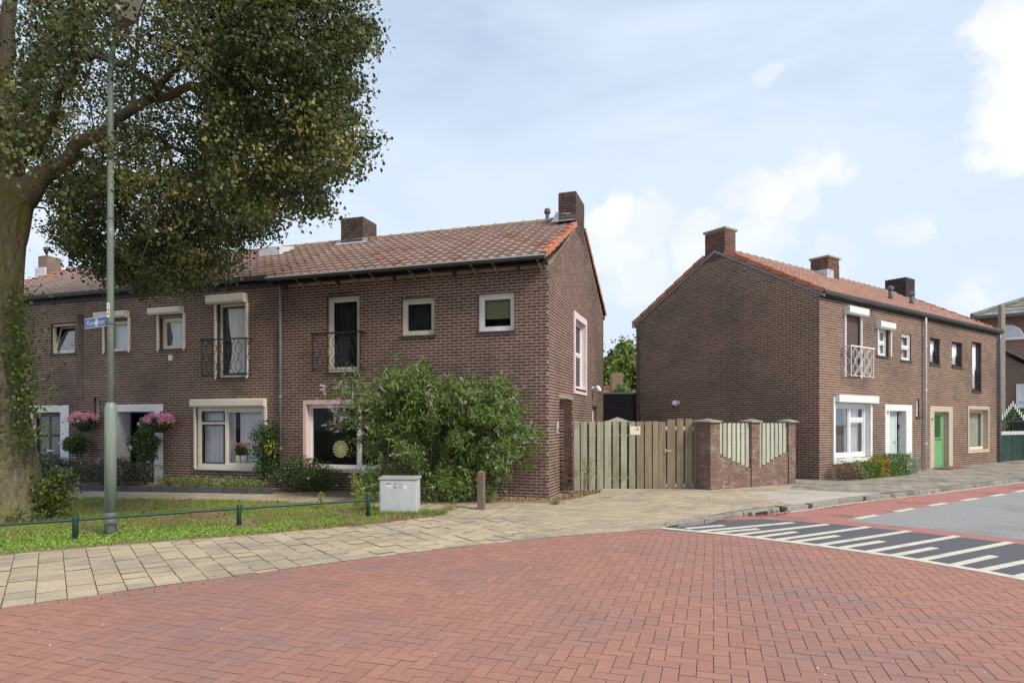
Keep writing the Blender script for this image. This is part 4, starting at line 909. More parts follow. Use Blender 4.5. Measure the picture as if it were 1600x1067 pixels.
# roller shutter door + white railing
a0, a1, z0, z1 = wa
so = shutterbox(r1, FA, a0-.04, a1+.16, z1-.02, z1+.20, z0, M['white'], guides=(a0, a1), d=.18)
for k in range(int((z1-z0-.04)/.05)):
    b = MB(); FA.box(b, a0, a1, z0+.02+k*.05, z0+.064+k*.05, -.05, -.035); b.build('shutter_slat', M['shutter'], so)
b = MB(); FA.box(b, a0, a1, z0, z1, -.08, -.052); b.build('balcony_door', M['room'], r1)
railing(r1, FA, FA.px(1316,565)[0], FA.px(1351,565)[0], z0+.02, FA.px(1333,544)[1], .24, M['white'], n=6, label='white wrought iron balcony railing')
def lace_in(pl, w):
    def f(o): curtain(pl, w[0]-.06, w[1]+.08, w[2]+.02, w[3]-.02, -.16, M['lace'], o, folds=6, amp=.01)
    return f
shutterbox(r1, FA, wb_[0]-.08, wb_[1]+.14, wb_[3]-.01, wb_[3]+.19, wb_[2], M['white'], guides=(wb_[0]-.0, wb_[1]+.10), d=.16)
window(r1, FA, *wb_, M['white'], fw=.05, sash=.04, trans=(((wb_[2]+wb_[3])/2,),), cur=lace_in(FA, wb_))
window(r1, FA, *wc, M['white'], fw=.05, sash=.04, trans=(((wc[2]+wc[3])/2,),), cur=lace_in(FA, wc), rec=.04)
a0, a1, z0, z1 = wbg
def c_r(o):
    b = MB()
    for k in range(int((z1-z0-.2)/.05)): FA.box(b, a0+.12, a0+.80, z0+.12+k*.05, z0+.125+k*.05, -.22, -.20)
    b.build('venetian_blind', M['zinc_l'], o); curtain(FA, a0+.98, a1-.1, z0+.1, z1-.1, -.25, M['lilac'], o, folds=8, amp=.02)
m1 = FA.px(1333,670)[0]
window(r1, FA, *wbg, M['white'], fw=.10, rec=.10, mulls=(m1,), trans=((), (FA.px(1341,656)[1],)), sash=.05, sill=False, cur=c_r, rv='white', label='large white living room window')
b = MB(); frame(FA, a0-.10, a1+.10, z0-.14, z1+.16, .10, .0, .05, b, wb=.13); b.build('white_window_surround', M['white'], r1)
b = MB(); FA.box(b, a0-.02, a1+.26, z1+.02, z1+.22, .05, .16); b.build('shutter_box', M['white'], r1)
sdA, dlA, drA_ = doorset(r1, FA, suA, drA, M['whitewash'], M['palegreen'], M['white'], [(.2,.8,.1,.42,'palegreen')], dep=.16, side=FA.px(1409,650)[0], x_in='L')
b = MB(); FA.box(b, FA.px(1411.5,650)[0], FA.px(1414.5,650)[0], .3, 1.0, -.175, -.15); FA.box(b, FA.px(1411.5,650)[0], FA.px(1414.5,650)[0], 1.15, 2.0, -.175, -.15); b.build('side_pane', M['frost'], sdA)
b = MB(); FA.box(b, drA_-.1, drA_-.03, 1.0, 1.03, -.175, -.10); FA.box(b, dlA+.1, dlA+.35, .78, .84, -.175, -.15); b.build('door_handle', M['steel'], sdA)
b = MB(); FA.box(b, FA.px(1411,650)[0], FA.px(1413,650)[0], 1.4, 1.55, -.165, -.13); b.build('intercom', M['ink'], sdA)
text_obj('46', .16, M['zinc'], r1, Matrix.Translation((FA.px(1386.5,644)[0], -.022, FA.px(1386,644)[1])) @ Matrix.Rotation(R(90), 4, 'X'), name='house_number')
window(r1, FA, *sl1, M['white'], fw=.05, rec=.05, sash=.02, sill=True, glass='glass_d')
MB().box(*(-.03,.0), 4.6, 4.72, .75, .8)

r2 = empty('terraced_house', (*C2, 0), UB, label='right house with mint green front door in a beige surround', cat='house')
FB = Pl(r2, (0,0), (1,0), (0,-1)); L2 = 12.68
wd = W(FB, 1453, 1468, 529, 569); we = W(FB, 1487, 1503, 535, 573); wf = W(FB, 1519, 1533, 535, 611); wg = W(FB, 1513, 1543, 641, 702)
drB = (FB.px(1460,650)[0], FB.px(1483,650)[0], -.06, FB.px(1471,643)[1]); suB = (FB.px(1453.5,650)[0], FB.px(1489,650)[0], FB.px(1471,633.5)[1]); sl2 = W(FB, 1444.5, 1448, 625, 652)
brick_wall(FB, LR, L2, ZE2-.04, [wd, we, wf, wg, (suB[0], suB[1], -.06, suB[2])], M['brick_r'], M['mortar_r'], r2)
GB = Pl(r2, (L2,0), (0,1), (1,0)); brick_wall(GB, 0, D2, ZE2-.04, [], M['brick_r'], M['mortar_r'], r2, gable=(YR2, ZR2-.02), name='gable_wall')
MB().box(LR, L2, D2-.2, D2, -.06, 4.93).build('rear_wall', M['far_brown'], r2)
rolltiles(r2, LR, L2, OV2, ZE2, YR2, ZR2, M['tile_r'], singles=0, verge=(False, True))
gutter(r2, LR, L2+.1, -.12, ZE2+.02, .075, 'gutter'); MB().box(LR, L2, -.035, 0, ZE2-.09, ZE2).build('fascia', M['gutter'], r2)
chimney(r2, 11.85, 12.66, 2.85, 3.65, 6.2, 7.55, bm='brick_d', mm='mortar_d')
for vx in (6.75, 8.35):
    vo = MB().tube([(vx,1.2,5.7),(vx,1.2,6.12)], .07, 10).build('roof_vent', M['lamp_d'], r2, smooth=True)
    MB().tube([(vx,1.2,6.12),(vx,1.2,6.2),(vx,1.2,6.25)], [.11,.11,.05], 10).build('vent_cap', M['lamp_d'], vo)
drainpipe(r2, L2-.05, -.09, 0, 4.95, .045, 'zinc', brackets=(1.2, 2.9))
for q in (wd, we): window(r2, FB, *q, M['black'], fw=.05, sash=.045, tilt=.16, cur=lace_in(FB, q))
window(r2, FB, *wf, M['black'], fw=.05, sash=.05, tilt=.08, cur=lace_in(FB, wf))
b = MB(); frame(FB, wg[0]-.10, wg[1]+.10, wg[2]-.12, wg[3]+.14, .10, .0, .03, b, wb=.12); b.build('beige_surround', M['beigep'], r2)
def c_plain(o):
    b = MB(); FB.box(b, wg[0]+.1, wg[0]+.55, wg[2]+.5, wg[3]-.35, -.255, -.25); b.build('window_panel', M['white'], o); b = MB(); FB.box(b, wg[0]+.02, wg[1]-.02, wg[2]+.02, wg[3]-.02, -.27, -.26); b.build('pale_backing', M['room_l'], o)  # pale sheet added close behind the pane so the room reads bright
window(r2, FB, *wg, M['cream'], fw=.07, rec=.14, sash=.02, cur=c_plain, rv='beigep', sill=False, roomm='room_l')
sdB, dlB, drB_ = doorset(r2, FB, suB, drB, M['beigep'], M['green'], M['cream'], [(.18,.82,.56,.93,'glass_d')], dep=.16, brickwash=False)
b = MB(); FB.box(b, dlB+.05, drB_-.08, 1.05, 1.10, -.175, -.13); FB.box(b, dlB+.15, drB_-.15, .15, .85, -.173, -.168); b.build('door_ledge', M['green'], sdB)
text_obj('48', .15, M['zinc'], r2, Matrix.Translation((FB.px(1456.5,655)[0], -.012, FB.px(1456,655)[1])) @ Matrix.Rotation(R(90), 4, 'X'), name='house_number')
mt = empty('doormat', Vector((*C2,0))+Vector((.817*(suB[0]+.75)+.577*.25, .577*(suB[0]+.75)-.817*.25, .09)), UB, label='brown doormat step below the mint green door', cat='doormat')
MB().box(-.7, .9, -.28, .2, -.02, .035).build('mat_board', M['mat'], mt, bevel=.008)

# ================================================================== BACKGROUND BUILDINGS
ex = empty('brick_outbuilding', (3.0, 22.0, 0), R(2), label='low dark brick outbuilding closing the gap behind the board fence', cat='outbuilding')
PX_ = Pl(ex, (0,0), (1,0), (0,-1))
brick_wall(PX_, -.9, 1.9, 2.60, [], M['brick_d'], M['mortar_d'], ex)
MB().box(-.9, 1.9, .0, 3.0, 2.60, 2.67).build('roof_edge', M['zinc'], ex); MB().box(-.9, 1.9, 2.9, 3.0, -.06, 2.6).build('rear_wall', M['far_brown'], ex)
def simple_house(name, loc, rz, L_, D_, ze, zr, wm, rm, label, chim=None, cat='house'):
    h = empty(name, loc, rz, label=label, cat=cat)
    b = MB(); b.add([(0,0,-.1),(L_,0,-.1),(L_,D_,-.1),(0,D_,-.1),(0,0,ze),(L_,0,ze),(L_,D_,ze),(0,D_,ze),(0,D_/2,zr),(L_,D_/2,zr)], [(0,1,5,4),(1,2,6,9,5),(2,3,7,6),(3,0,4,8,7),(0,3,2,1)])
    b.build('wall', M[wm], h)
    r = MB(); rows = 14
    for s in (0, 1):
        for k in range(rows):
            t0, t1 = k/rows, (k+1)/rows+.01
            def q(t, o): y = -.3+(D_/2+.3)*t; z = ze-.1+(zr-ze+.12)*t+o; return (y if s == 0 else D_-y, z)
            (ya, za), (yb, zb) = q(t0, .06), q(t1, .02); (yc, zc) = q(t0, 0)
            r.add([(-.2,ya,za),(L_+.2,ya,za),(L_+.2,yb,zb),(-.2,yb,zb),(-.2,yc,zc),(L_+.2,yc,zc)], [(0,1,2,3),(4,5,1,0)] if s == 0 else [(3,2,1,0),(0,1,5,4)], random.random())
    r.build('roof', M[rm], h)
    if chim: x, y, a, z0, z1 = chim; MB().box(x-a, x+a, y-a, y+a, z0, z1).build('chimney', M['far_brown'], h)
    return h
simple_house('small_house', (2.0, 40, 0), R(0), 5.2, 6, 2.9, 4.05, 'far_brown', 'far_orange', 'distant low house with orange roof seen through the gap', chim=(5.0, 2.0, .35, 3.2, 4.9))
# neighbour roof and chimney behind the far left end
nb = simple_house('neighbour_house', (-25.4, 24.5, 0), UA, 5.5, 7, 5.6, 7.6, 'far_brown', 'far_orange', 'house behind the left terrace, its chimney rising right of the trunk')
cb = MB(); cb.box(5.15, 5.65, 3.1, 3.7, 6.8, 8.45); cb.build('chimney', M['far_brown'], nb); MB().box(5.1, 5.68, 3.0, 3.06, 7.3, 7.95).build('chimney_flashing', M['zinc_l'], nb)
# house at the end of the street
fh = empty('red_brick_house', (22.4, 30.0, 0), R(-33), label='red brick house with grey hipped roof and arched window at the far right', cat='house')
b = MB(); b.box(0, 12, 0, 8, -.1, 6.65); b.build('wall', M['far_red'], fh)
r = MB(); hs = [(-.35,-.35),(12.35,-.35),(12.35,8.35),(-.35,8.35)]
n = 12
for k in range(n):
    t0, t1 = k/n, (k+1)/n+.012
    for s in range(4):
        a, c = hs[s], hs[(s+1) % 4]
        def hp(p, t, o): return (p[0]+(6-p[0])*t, p[1]+(4-p[1])*t, 6.6+2.4*t+o)
        r.add([hp(a,t0,.08), hp(c,t0,.08), hp(c,t1,.02), hp(a,t1,.02), hp(a,t0,0), hp(c,t0,0)], [(0,1,2,3),(4,5,1,0)], random.random())
r.build('roof', M['tile_dk'], fh)
for s in range(4): MB().tube([hp(hs[s],0,.1), hp(hs[s],1,.1)], .11, 8).build('hip_ridge', M['tile_dk'], fh)
MB().box(-.45, 12.4, -.5, -.36, 6.5, 6.62).build('gutter', M['gutter'], fh)
def arch(r_, d0, d1, m, nm, x0, z0, par):
    pts = [(r_*math.cos(math.pi*i/14), r_*math.sin(math.pi*i/14)) for i in range(15)]
    V = [(x0+a, d0, z0+c) for a, c in pts]+[(x0+a, d1, z0+c) for a, c in pts]
    return MB().add(V, [tuple(range(15)), tuple(reversed(range(15, 30)))]+[(i, 15+i, 15+(i+1) % 15, (i+1) % 15) for i in range(15)]).build(nm, m, par)
ax = 1.02
aw = arch(.62, -.05, .0, M['white'], 'arched_window', ax, 5.55, fh); arch(.53, -.065, -.052, M['zinc_l'], 'pane', ax, 5.60, aw)
for i in range(17):
    an = math.pi*(i+.5)/17; T = Matrix.Translation((ax, 0, 5.55)) @ Matrix.Rotation(-an, 4, 'Y')
    MB().box(.64, .86, -.03, 0, -.055, .055, T=T).build('arch_brick', M['far_red'], fh)
MB().box(ax-.7, ax+.7, -.1, 0, 5.46, 5.55).build('sill', M['white'], fh)
an_ = empty('brick_annex', (21.3, 27.3, 0), R(-30), label='brown brick annex with sloping tiled roof behind the ornamental gate', cat='annex')
MB().add([(0,0,-.1),(2.6,0,-.1),(2.6,4,-.1),(0,4,-.1),(0,0,4.6),(2.6,0,2.9),(2.6,4,2.9),(0,4,4.6)], [(0,1,5,4),(1,2,6,5),(2,3,7,6),(3,0,4,7),(4,5,6,7)]).build('wall', M['far_brown'], an_)
rr = MB()
for i in range(9):
    x0 = -.25+i*.33; z0 = 4.82-x0*.654
    rr.add([(x0,-.25,z0+.06),(x0+.36,-.25,z0-.20),(x0+.36,4,z0-.20),(x0,4,z0+.06),(x0,-.25,z0-.06),(x0+.36,-.25,z0-.30)], [(0,1,2,3),(4,5,1,0)], random.random())
rr.build('roof', M['tile_dk'], an_)
wfr = MB(); 
for a0,a1,c0,c1 in ((.50,.57,2.2,3.25),(1.5,1.57,2.2,3.25),(.57,1.5,3.18,3.25),(.57,1.5,2.2,2.27),(.57,1.5,2.50,2.56)): wfr.box(a0,a1,-.06,-.0,c0,c1)
wo = wfr.build('window', M['white'], an_); MB().box(.57,1.5,-.03,-.005,2.27,3.18).build('pane', M['lilac'], wo)
cpole = MB().box(-.09, .09, -.09, .09, -.1, 6.35).build('concrete_pole', M['conc_cap'], None, bevel=.02, label='tall square concrete pole rising behind the end drainpipe', cat='pole'); cpole.location = (19.75, 25.3, 0)
# ornamental gate
gt = empty('ornamental_gate', (18.75, 24.15, .06), math.atan2(1.17, 1.91), label='dark green double gate with pointed top and small white pickets', cat='gate')
GW = 2.24; gb = MB(); gb.box(0,GW/2-.01,-.02,.02,.02,1.0); gb.build('gate_panel', M['dgreen'], gt); gb = MB(); gb.box(GW/2+.01,GW,-.02,.02,.02,1.0); gb.build('gate_panel', M['dgreen'], gt)
gb = MB()
for x in (0, GW/2-.03, GW-.04): gb.box(x, x+.05, -.03, .03, 0, 1.62)
gb.box(0, GW, -.03, .03, 1.0, 1.06); gb.box(0, GW, -.03, .03, 1.56, 1.62)
gb.build('gate_frame', M['dgreen'], gt)
for i in range(9):
    b = MB(); b.box(.12+i*.25, .16+i*.25, -.01, .01, 1.06, 1.56); b.build('gate_bar', M['dgreen'], gt)
for i in range(18):
    x = .06+i*.124
    MB().prism([(x,-.045),(x+.08,-.045),(x+.08,-.03),(x,-.03)], 1.06, 1.20).build('picket', M['white'], gt)
ar = MB()
for i in range(13):
    t = i/12; x = GW*t; z = 1.62+.62*(1-abs(2*t-1))
    MB().box(x-.035, x+.035, -.05, -.035, z-.08, z+.14).build('picket', M['white'], gt)
ar.tube([(0,0,1.62),(GW/2,0,2.24),(GW,0,1.62)], .035, 6); ar.tube([(0.1,0,1.62),(GW/2,0,1.9),(GW-.1,0,1.62)], .02, 6)
for i in range(7): ar.tube([(GW/2,0,1.64),(GW/2+.5*math.cos(math.pi*(i+.5)/7),0,1.64+.36*math.sin(math.pi*(i+.5)/7))], .015, 5)
ar.build('gate_arch', M['dgreen'], gt)
gp2 = empty('gate_pillar', (20.75, 25.45, 0), math.atan2(1.17, 1.91), label='square brick pillar at the right end of the ornamental gate', cat='pillar')
chimney(gp2, 0, .5, -.2, .25, 0, 1.75, bm='brick', mm='mortar', cap='conc_cap', soldier=False).name = 'pillar_shaft'

# ================================================================== FENCE, WALLS, STREET FURNITURE
def plank(x0, x1, z0, z1, d0, d1, m, parent, name='board', top=None, lean=0):
    x0 -= .007; x1 += .007; b = MB(); w2 = (x1-x0)
    V = [(0,0,0),(w2,0,0),(w2,d1-d0,0),(0,d1-d0,0)]; zt = z1-z0; e = random.uniform(-.006,.006)
    V += [(.004+e*.5,0,zt+e),(w2-.004,0,zt-e),(w2-.004,d1-d0,zt-e),(.004,d1-d0,zt+e)]
    o = b.add(V, [(0,3,2,1),(4,5,6,7),(0,1,5,4),(1,2,6,5),(2,3,7,6),(3,0,4,7)]).build(name, m, parent, bevel=.003)
    o.location = (x0, d0, z0); o.rotation_euler = (random.uniform(-.004,.004), lean+random.uniform(-.003,.003), 0); return o
FY = 14.46; FX0 = 1.445
fe = empty('board_fence', (FX0, FY, 0), 0, label='weathered wooden board fence between the corner house and its gate', cat='fence')
sc_ = FY/FPX
fb_ = [(342,380),(390,432),(447,488),(502,543),(555,598),(612,652),(668,706),(725,765),(780,824),(835,880),(890,926)]
for a, c in fb_:
    x0 = (820+a/4.447-800)*sc_-FX0; x1 = (820+c/4.447-800)*sc_-FX0
    plank(x0, x1, .03+random.uniform(-.012,.012), 1.63+random.uniform(-.008,.008), -.02, .002, M['wood'] if a < 660 else M['wood_b' if a > 760 else 'wood'], fe)
for i in range(11):
    x0 = .04+i*.165+.05; plank(x0, x0+.145, .05, 1.61, .06, .08, M['wood_d'], fe, 'back_board')
for z in (.30, 1.28): MB().box(0, 1.95, .004, .055, z, z+.05).build('fence_rail', M['wood_b'], fe)
for x in (.02, 1.95): MB().box(x-.045, x+.045, .0, .09, 0, 1.6).build('fence_post', M['wood_d'], fe)
gd = empty('wooden_gate', (FX0+1.985, FY, 0), 0, label='brown wooden garden gate of five boards with pale hinge blocks', cat='gate')
GX0 = FX0+1.985
gbd = [(932,978),(990,1043),(1055,1100),(1113,1162),(1172,1208)]
for i, (a, c) in enumerate(gbd):
    x0 = (820+a/4.447-800)*sc_-GX0; x1 = (820+c/4.447-800)*sc_-GX0; xm = (x0+x1)/2
    plank(x0, x1, .045, 1.69-.55*(xm-.50)**2*.6, -.02, .002, M['wood_b'], gd)
for i in range(4):
    xm = ((820+(gbd[i][1]+gbd[i+1][0])/2/4.447-800)*sc_-GX0)
    plank(xm-.05, xm+.05, .06, 1.60, .05, .07, M['wood_d'], gd, 'back_board')
    for z in (.10, 1.43): MB().box(xm-.035, xm+.035, -.01, .045, z, z+.085).build('hinge_block', M['zinc_l'], gd)
for z in (.16, 1.36): MB().box(0, .92, .004, .05, z, z+.07).build('gate_rail', M['wood_d'], gd)
hb = MB(); hb.tube([(.10,-.02,.955),(.10,-.07,.955),(.22,-.07,.955)], .010, 8); hb.box(.085,.115,-.028,-.02,.90,1.0); hb.build('gate_handle', M['steel'], gd)
pl_ = MB().box(-.12, .12, -.004, .004, -.098, .098).build('number_plate', M['plate'], None, bevel=.003, label='cream number plate with black figures on the board fence', cat='sign'); pl_.location = ((992-800)*sc_, FY-.028, CAMZ+(660-672.7)*sc_)
text_obj('131', .092, M['ink'], pl_, Matrix.Translation((.048, -.0055, .030)) @ Matrix.Rotation(R(90), 4, 'X') @ Matrix.Scale(.72, 4, (1,0,0)))
# garden wall with three pillars and two board panels
ga = math.atan2(15.45-14.03, 6.98-4.44); GLN = math.hypot(2.54, 1.42)
gw = empty('garden_wall', (4.44, 14.03, 0), ga, label='low brick garden wall with pillars and pale board panels above a V', cat='wall')
PW = Pl(gw, (0,0), (1,0), (0,-1))
q1, q2, q3, q4 = [PW.px(x, 700)[0] for x in (1125, 1174.5, 1187, 1232.5)]
zt = 1.60; zl1 = PW.px(1125, 710)[1]; zm1 = PW.px(1174.5, 733)[1]; zm2 = PW.px(1187, 733)[1]; zr1 = PW.px(1232, 707)[1]
def gtop(a):
    if a < q1 or q2 < a < q3 or a > q4: return zt
    if a <= q2: return zl1+(zm1-zl1)*(a-q1)/(q2-q1)
    return zm2+(zr1-zm2)*(a-q3)/(q4-q3)
core = MB()
for (a, c) in ((0,q1),(q2,q3),(q4,GLN)):
    e_ = -.13 if True else 0
    core.box(a+.004, c-.004, .004, .40 if a == 0 else .26, -.06, zt-.002)
for (a, c, za, zb) in ((q1,q2,zl1,zm1),(q3,q4,zm2,zr1)):
    core.add([(a,.03,-.06),(c,.03,-.06),(c,.21,-.06),(a,.21,-.06),(a,.03,za-.005),(c,.03,zb-.005),(c,.21,zb-.005),(a,.21,za-.005)], [(0,3,2,1),(4,5,6,7),(0,1,5,4),(1,2,6,5),(2,3,7,6),(3,0,4,7)])
gwc = core.build('wall_core', M['mortar_g'], gw)
gj = MB(); k = 0; gfull = []
HH = .058; LL = .20
while k*HH-.06 < zt-.02:
    za = -.06+k*HH; zb = min(za+HH-.010, zt); off = (k % 2)*LL/2; k += 1
    for (a, c, dd) in ((0,q1,-.008),(q1,q2,.020),(q2,q3,-.008),(q3,q4,.020),(q4,GLN,-.008)):
        s = a-off
        while s < c:
            p, q = max(a, s), min(c, s+LL-.010); s += LL
            if q-p < .03: continue
            zt1, zt2 = gtop(p+.001), gtop(q-.001)
            if min(zt1, zt2) < za+.012: continue
            gj.add([(p,dd,za),(q,dd,za),(q,.1,za),(p,.1,za),(p,dd,min(zb,zt1)),(q,dd,min(zb,zt2)),(q,.1,min(zb,zt2)),(p,.1,min(zb,zt1))], [(4,5,6,7),(0,1,5,4),(1,2,6,5),(3,0,4,7)], random.uniform(.01,.99))
    s = 0-off
    while s < .40:
        p, q = max(.0, s), min(.40, s+LL-.010); s += LL
        if q-p > .03: gj.box(-.008, .02, p, q, za, zb, random.uniform(.01,.99))
    for p, q in ((.0,.12),(.13,.25)): gj.box(GLN-.02, GLN+.008, p, q, za, zb, random.uniform(.01,.99))
gj.build('brick', M['brick_g'], gw, kind='stuff')
for (a, c, za, zb) in ((q1,q2,zl1,zm1),(q3,q4,zm2,zr1)):   # sloping soldier course capping the V
    n = int((c-a)/.075)
    for i in range(n):
        u = a+(c-a)*i/n; v_ = a+(c-a)*(i+1)/n-.008; z_0 = za+(zb-za)*i/n; z_1 = za+(zb-za)*(i+1)/n
        MB().add([(u,.012,z_0-.035),(v_,.012,z_1-.035),(v_,.22,z_1-.035),(u,.22,z_0-.035),(u,.012,z_0+.012),(v_,.012,z_1+.012),(v_,.22,z_1+.012),(u,.22,z_0+.012)], [(0,3,2,1),(4,5,6,7),(0,1,5,4),(1,2,6,5),(2,3,7,6),(3,0,4,7)]).build('coping_brick', M['brick_g'], gw)
    m = 7 if a == q1 else 7; bw = (c-a)/m
    for i in range(m):
        u = a+bw*i+.015; v_ = u+bw*.66; zz = za+(zb-za)*((u+v_)/2-a)/(c-a)+.02+random.uniform(-.01,.015)
        plank(u, v_, zz, 1.585, .05, .075, M['wood_p'], gw, 'panel_board')
        if i < m-1: plank(v_-.02, u+bw+.03, zz+.02, 1.575, .125, .145, M['wood_p'], gw, 'back_board')
    for z in (1.38, 1.12, .84): 
        if z > max(za, zb)+.0: MB().box(a, c, .078, .122, z, z+.045).build('panel_rail', M['wood_p'], gw)
for (a, c, dp) in ((-.07,q1+.02,.44),(q2-.05,q3+.05,.32),(q4-.05,GLN+.06,.32)):
    mx_, my_ = (a+c)/2, (dp-.06)/2
    MB().add([(a,-.06,zt),(c,-.06,zt),(c,dp,zt),(a,dp,zt),(a,-.06,zt+.035),(c,-.06,zt+.035),(c,dp,zt+.035),(a,dp,zt+.035),(mx_,my_,zt+.09)], [(0,3,2,1),(0,1,5,4),(1,2,6,5),(2,3,7,6),(3,0,4,7),(4,5,8),(5,6,8),(6,7,8),(7,4,8)]).build('pillar_cap', M['conc_cap'], gw, bevel=.006)
pk = empty('fence_pillar', (2.72, 16.2, 0), 0, label='pillar with pointed concrete cap just behind the board fence', cat='pillar')
chimney(pk, -.18, .18, -.18, .18, 0, 1.62, soldier=False).name = 'pillar_shaft'
MB().add([(-.3,-.3,1.62),(.3,-.3,1.62),(.3,.3,1.62),(-.3,.3,1.62),(0,0,1.74)], [(0,3,2,1),(0,1,4),(1,2,4),(2,3,4),(3,0,4)]).build('pillar_cap', M['conc_cap'], pk)
# wall lamps
def lamp(pl, px, py, label, s=1.0):
    a, z = pl.px(px, py); mw = Matrix.Translation(pl.root.location) @ Matrix.Rotation(pl.root.rotation_euler.z, 4, 'Z')
    n3 = Vector((*pl.n, 0)); u3 = Vector((*pl.ux, 0)); base = Vector(pl.pt(a, z))
    t = empty('wall_lamp', mw @ base, pl.root.rotation_euler.z, label=label, cat='lamp', group='outdoor lamps on the side walls')
    p = lambda u, n, z_: tuple(u3*u+n3*n+Vector((0,0,z_)))
    MB().tube([p(0,0,0), p(0,.02,0)], .05*s, 12).build('back_plate', M['white'], t)
    MB().tube([p(0,.02,0), p(0,.10,.03), p(.0,.14,.0)], .018*s, 8).build('lamp_arm', M['white'], t)
    MB().tube([p(0,.12,.04*s), p(.0,.15,.02), p(.0,.20,-.06), p(.0,.23,-.11)], [.035*s,.065*s,.07*s,.055*s], 12).build('lamp_head', M['white'], t, smooth=True)
    MB().tube([p(0,.22,-.10), p(0,.235,-.125)], .05*s, 12).build('lens', M['lamp_d'], t)
lamp(G1, 925, 606, 'small white lamp on the gable beside the pale pink window')
lamp(GA, 1060, 629, 'white and grey lamp on the bare gable above the wooden gate', 1.25)
mm_ = MB(); mm_.tube([(0,0,0),(0,0,.16)], .05, 8)
# utility cabinet
cbn = empty('utility_cabinet', (-1.955, 10.93, 0), R(-3), label='pale grey utility cabinet with stickers standing in the grass', cat='cabinet')
MB().box(-.325, .325, -.13, .17, -.02, .62).build('cabinet_body', M['cab'], cbn, bevel=.008)
MB().add([(-.345,-.155,.62),(.345,-.155,.62),(.345,.19,.62),(-.345,.19,.62),(-.345,-.155,.64),(.345,-.155,.64),(.345,.19,.665),(-.345,.19,.665)], [(0,3,2,1),(4,5,6,7),(0,1,5,4),(1,2,6,5),(2,3,7,6),(3,0,4,7)]).build('cabinet_lid', M['cab_t'], cbn, bevel=.005)
MB().box(-.305, .305, -.136, -.131, .01, .60).build('cabinet_door', M['cab'], cbn, bevel=.002)
st = MB().box(-.205, -.115, -.1385, -.1365, .475, .535).build('sticker', M['sticker_p'], cbn); MB().box(-.20, -.12, -.140, -.1386, .54, .556).build('sticker_text', M['purple'], cbn)
MB().box(.095, .155, -.1385, -.1365, .455, .525).build('sticker', M['plate'], cbn)
for z, r_ in ((.555,.010),(.49,.014)): MB().tube([(-.045,-.136,z),(-.045,-.146,z)], r_, 10).build('lock', M['lamp_d'], cbn)
for z in (.12,.31,.50): MB().box(-.322,-.312,-.142,-.136,z,z+.03).build('hinge', M['cab_t'], cbn)
# wooden post with red marks
wp = empty('wooden_post', (-.565, 11.55, 0), R(-14), label='short weathered wooden post with red spray marks', cat='post')
MB().add([(-.062,-.062,-.05),(.062,-.062,-.05),(.062,.062,-.05),(-.062,.062,-.05),(-.058,-.058,.69),(.058,-.058,.69),(.058,.058,.69),(-.058,.058,.69),(0,0,.725)], [(0,1,5,4),(1,2,6,5),(2,3,7,6),(3,0,4,7),(4,5,8),(5,6,8),(6,7,8),(7,4,8)]).build('post_shaft', M['post'], wp, bevel=.005)
for i in range(7):
    x = -.035+random.uniform(0,.075); z = (.62,.60,.565,.56,.55,.53,.60)[i]
    MB().box(x-.028, min(x+.02,.055), -.0625, -.0600, z, z+.012).build('paint_mark', M['redpaint'], wp)
# street lamp
lp = empty('street_lamp', (-5.64, 8.81, 0), 0, label='tall grey-green lamp post with dark foot sleeve beside the tree', cat='street lamp')
MB().tube([(0,0,-.05),(0,0,.34)], .078, 18).build('foot_sleeve', M['lamp_d'], lp, smooth=True)
MB().tube([(0,0,.34),(0,0,1.80),(0,0,1.88)], [.0755,.0755,.05], 18).build('lower_mast', M['lamp'], lp, smooth=True)
av = Vector((.70,-.60,0)).normalized(); up_ = [(0,0,1.86),(0,0,4.2),(0,0,6.25),(.0,0,6.52)]
up_ += [tuple(av*(.92*(1-math.cos(t)))+Vector((0,0,6.52+.62*math.sin(t)))) for t in (.25,.5,.75,.95)]
MB().tube(up_, [.047,.043,.038,.037,.037,.036,.035,.035], 14).build('upper_mast', M['lamp'], lp, smooth=True)
MB().tube([(0,0,4.45),(0,0,4.47)], .047, 14).build('mast_joint', M['lamp_d'], lp)
e_ = Vector(up_[-1]); hd = (av*.8+Vector((0,0,.42))).normalized()
T = Matrix.Translation(e_) @ hd.to_track_quat('Y','Z').to_matrix().to_4x4()
lh = MB(); V = [(-.06,0,-.05),(.06,0,-.05),(.06,0,.05),(-.06,0,.05),(-.15,.15,-.06),(.15,.15,-.06),(.13,.15,.08),(-.13,.15,.08),(-.15,.55,-.06),(.15,.55,-.06),(.12,.55,.09),(-.12,.55,.09),(-.10,.66,-.04),(.10,.66,-.04),(.09,.66,.05),(-.09,.66,.05)]
F = [(0,3,2,1),(12,13,14,15)]+[(k*4+i, k*4+(i+1) % 4, (k+1)*4+(i+1) % 4, (k+1)*4+i) for k in range(3) for i in range(4)]
lh.add([tuple(T @ Vector(v)) for v in V], F); lh.build('lamp_head', M['lamp_h'], lp, bevel=.02)
lc = MB(); lc.box(-.12, .12, .18, .52, -.085, -.062, T=T); lc.build('lamp_lens', M['sticker'], lp, bevel=.02)
MB().tube([tuple(e_-hd*.02), tuple(e_+hd*.12)], .05, 12).build('spigot', M['lamp_h'], lp)
stk = MB().box(-.018, .018, -.052, -.046, 3.07, 3.27).build('number_sticker', M['sticker'], lp); 
for i, ch in enumerate('144'): text_obj(ch, .055, M['ink'], lp, Matrix.Translation((0, -.0535, 3.225-i*.055)) @ Matrix.Rotation(R(90), 4, 'X'), name='sticker_figure')
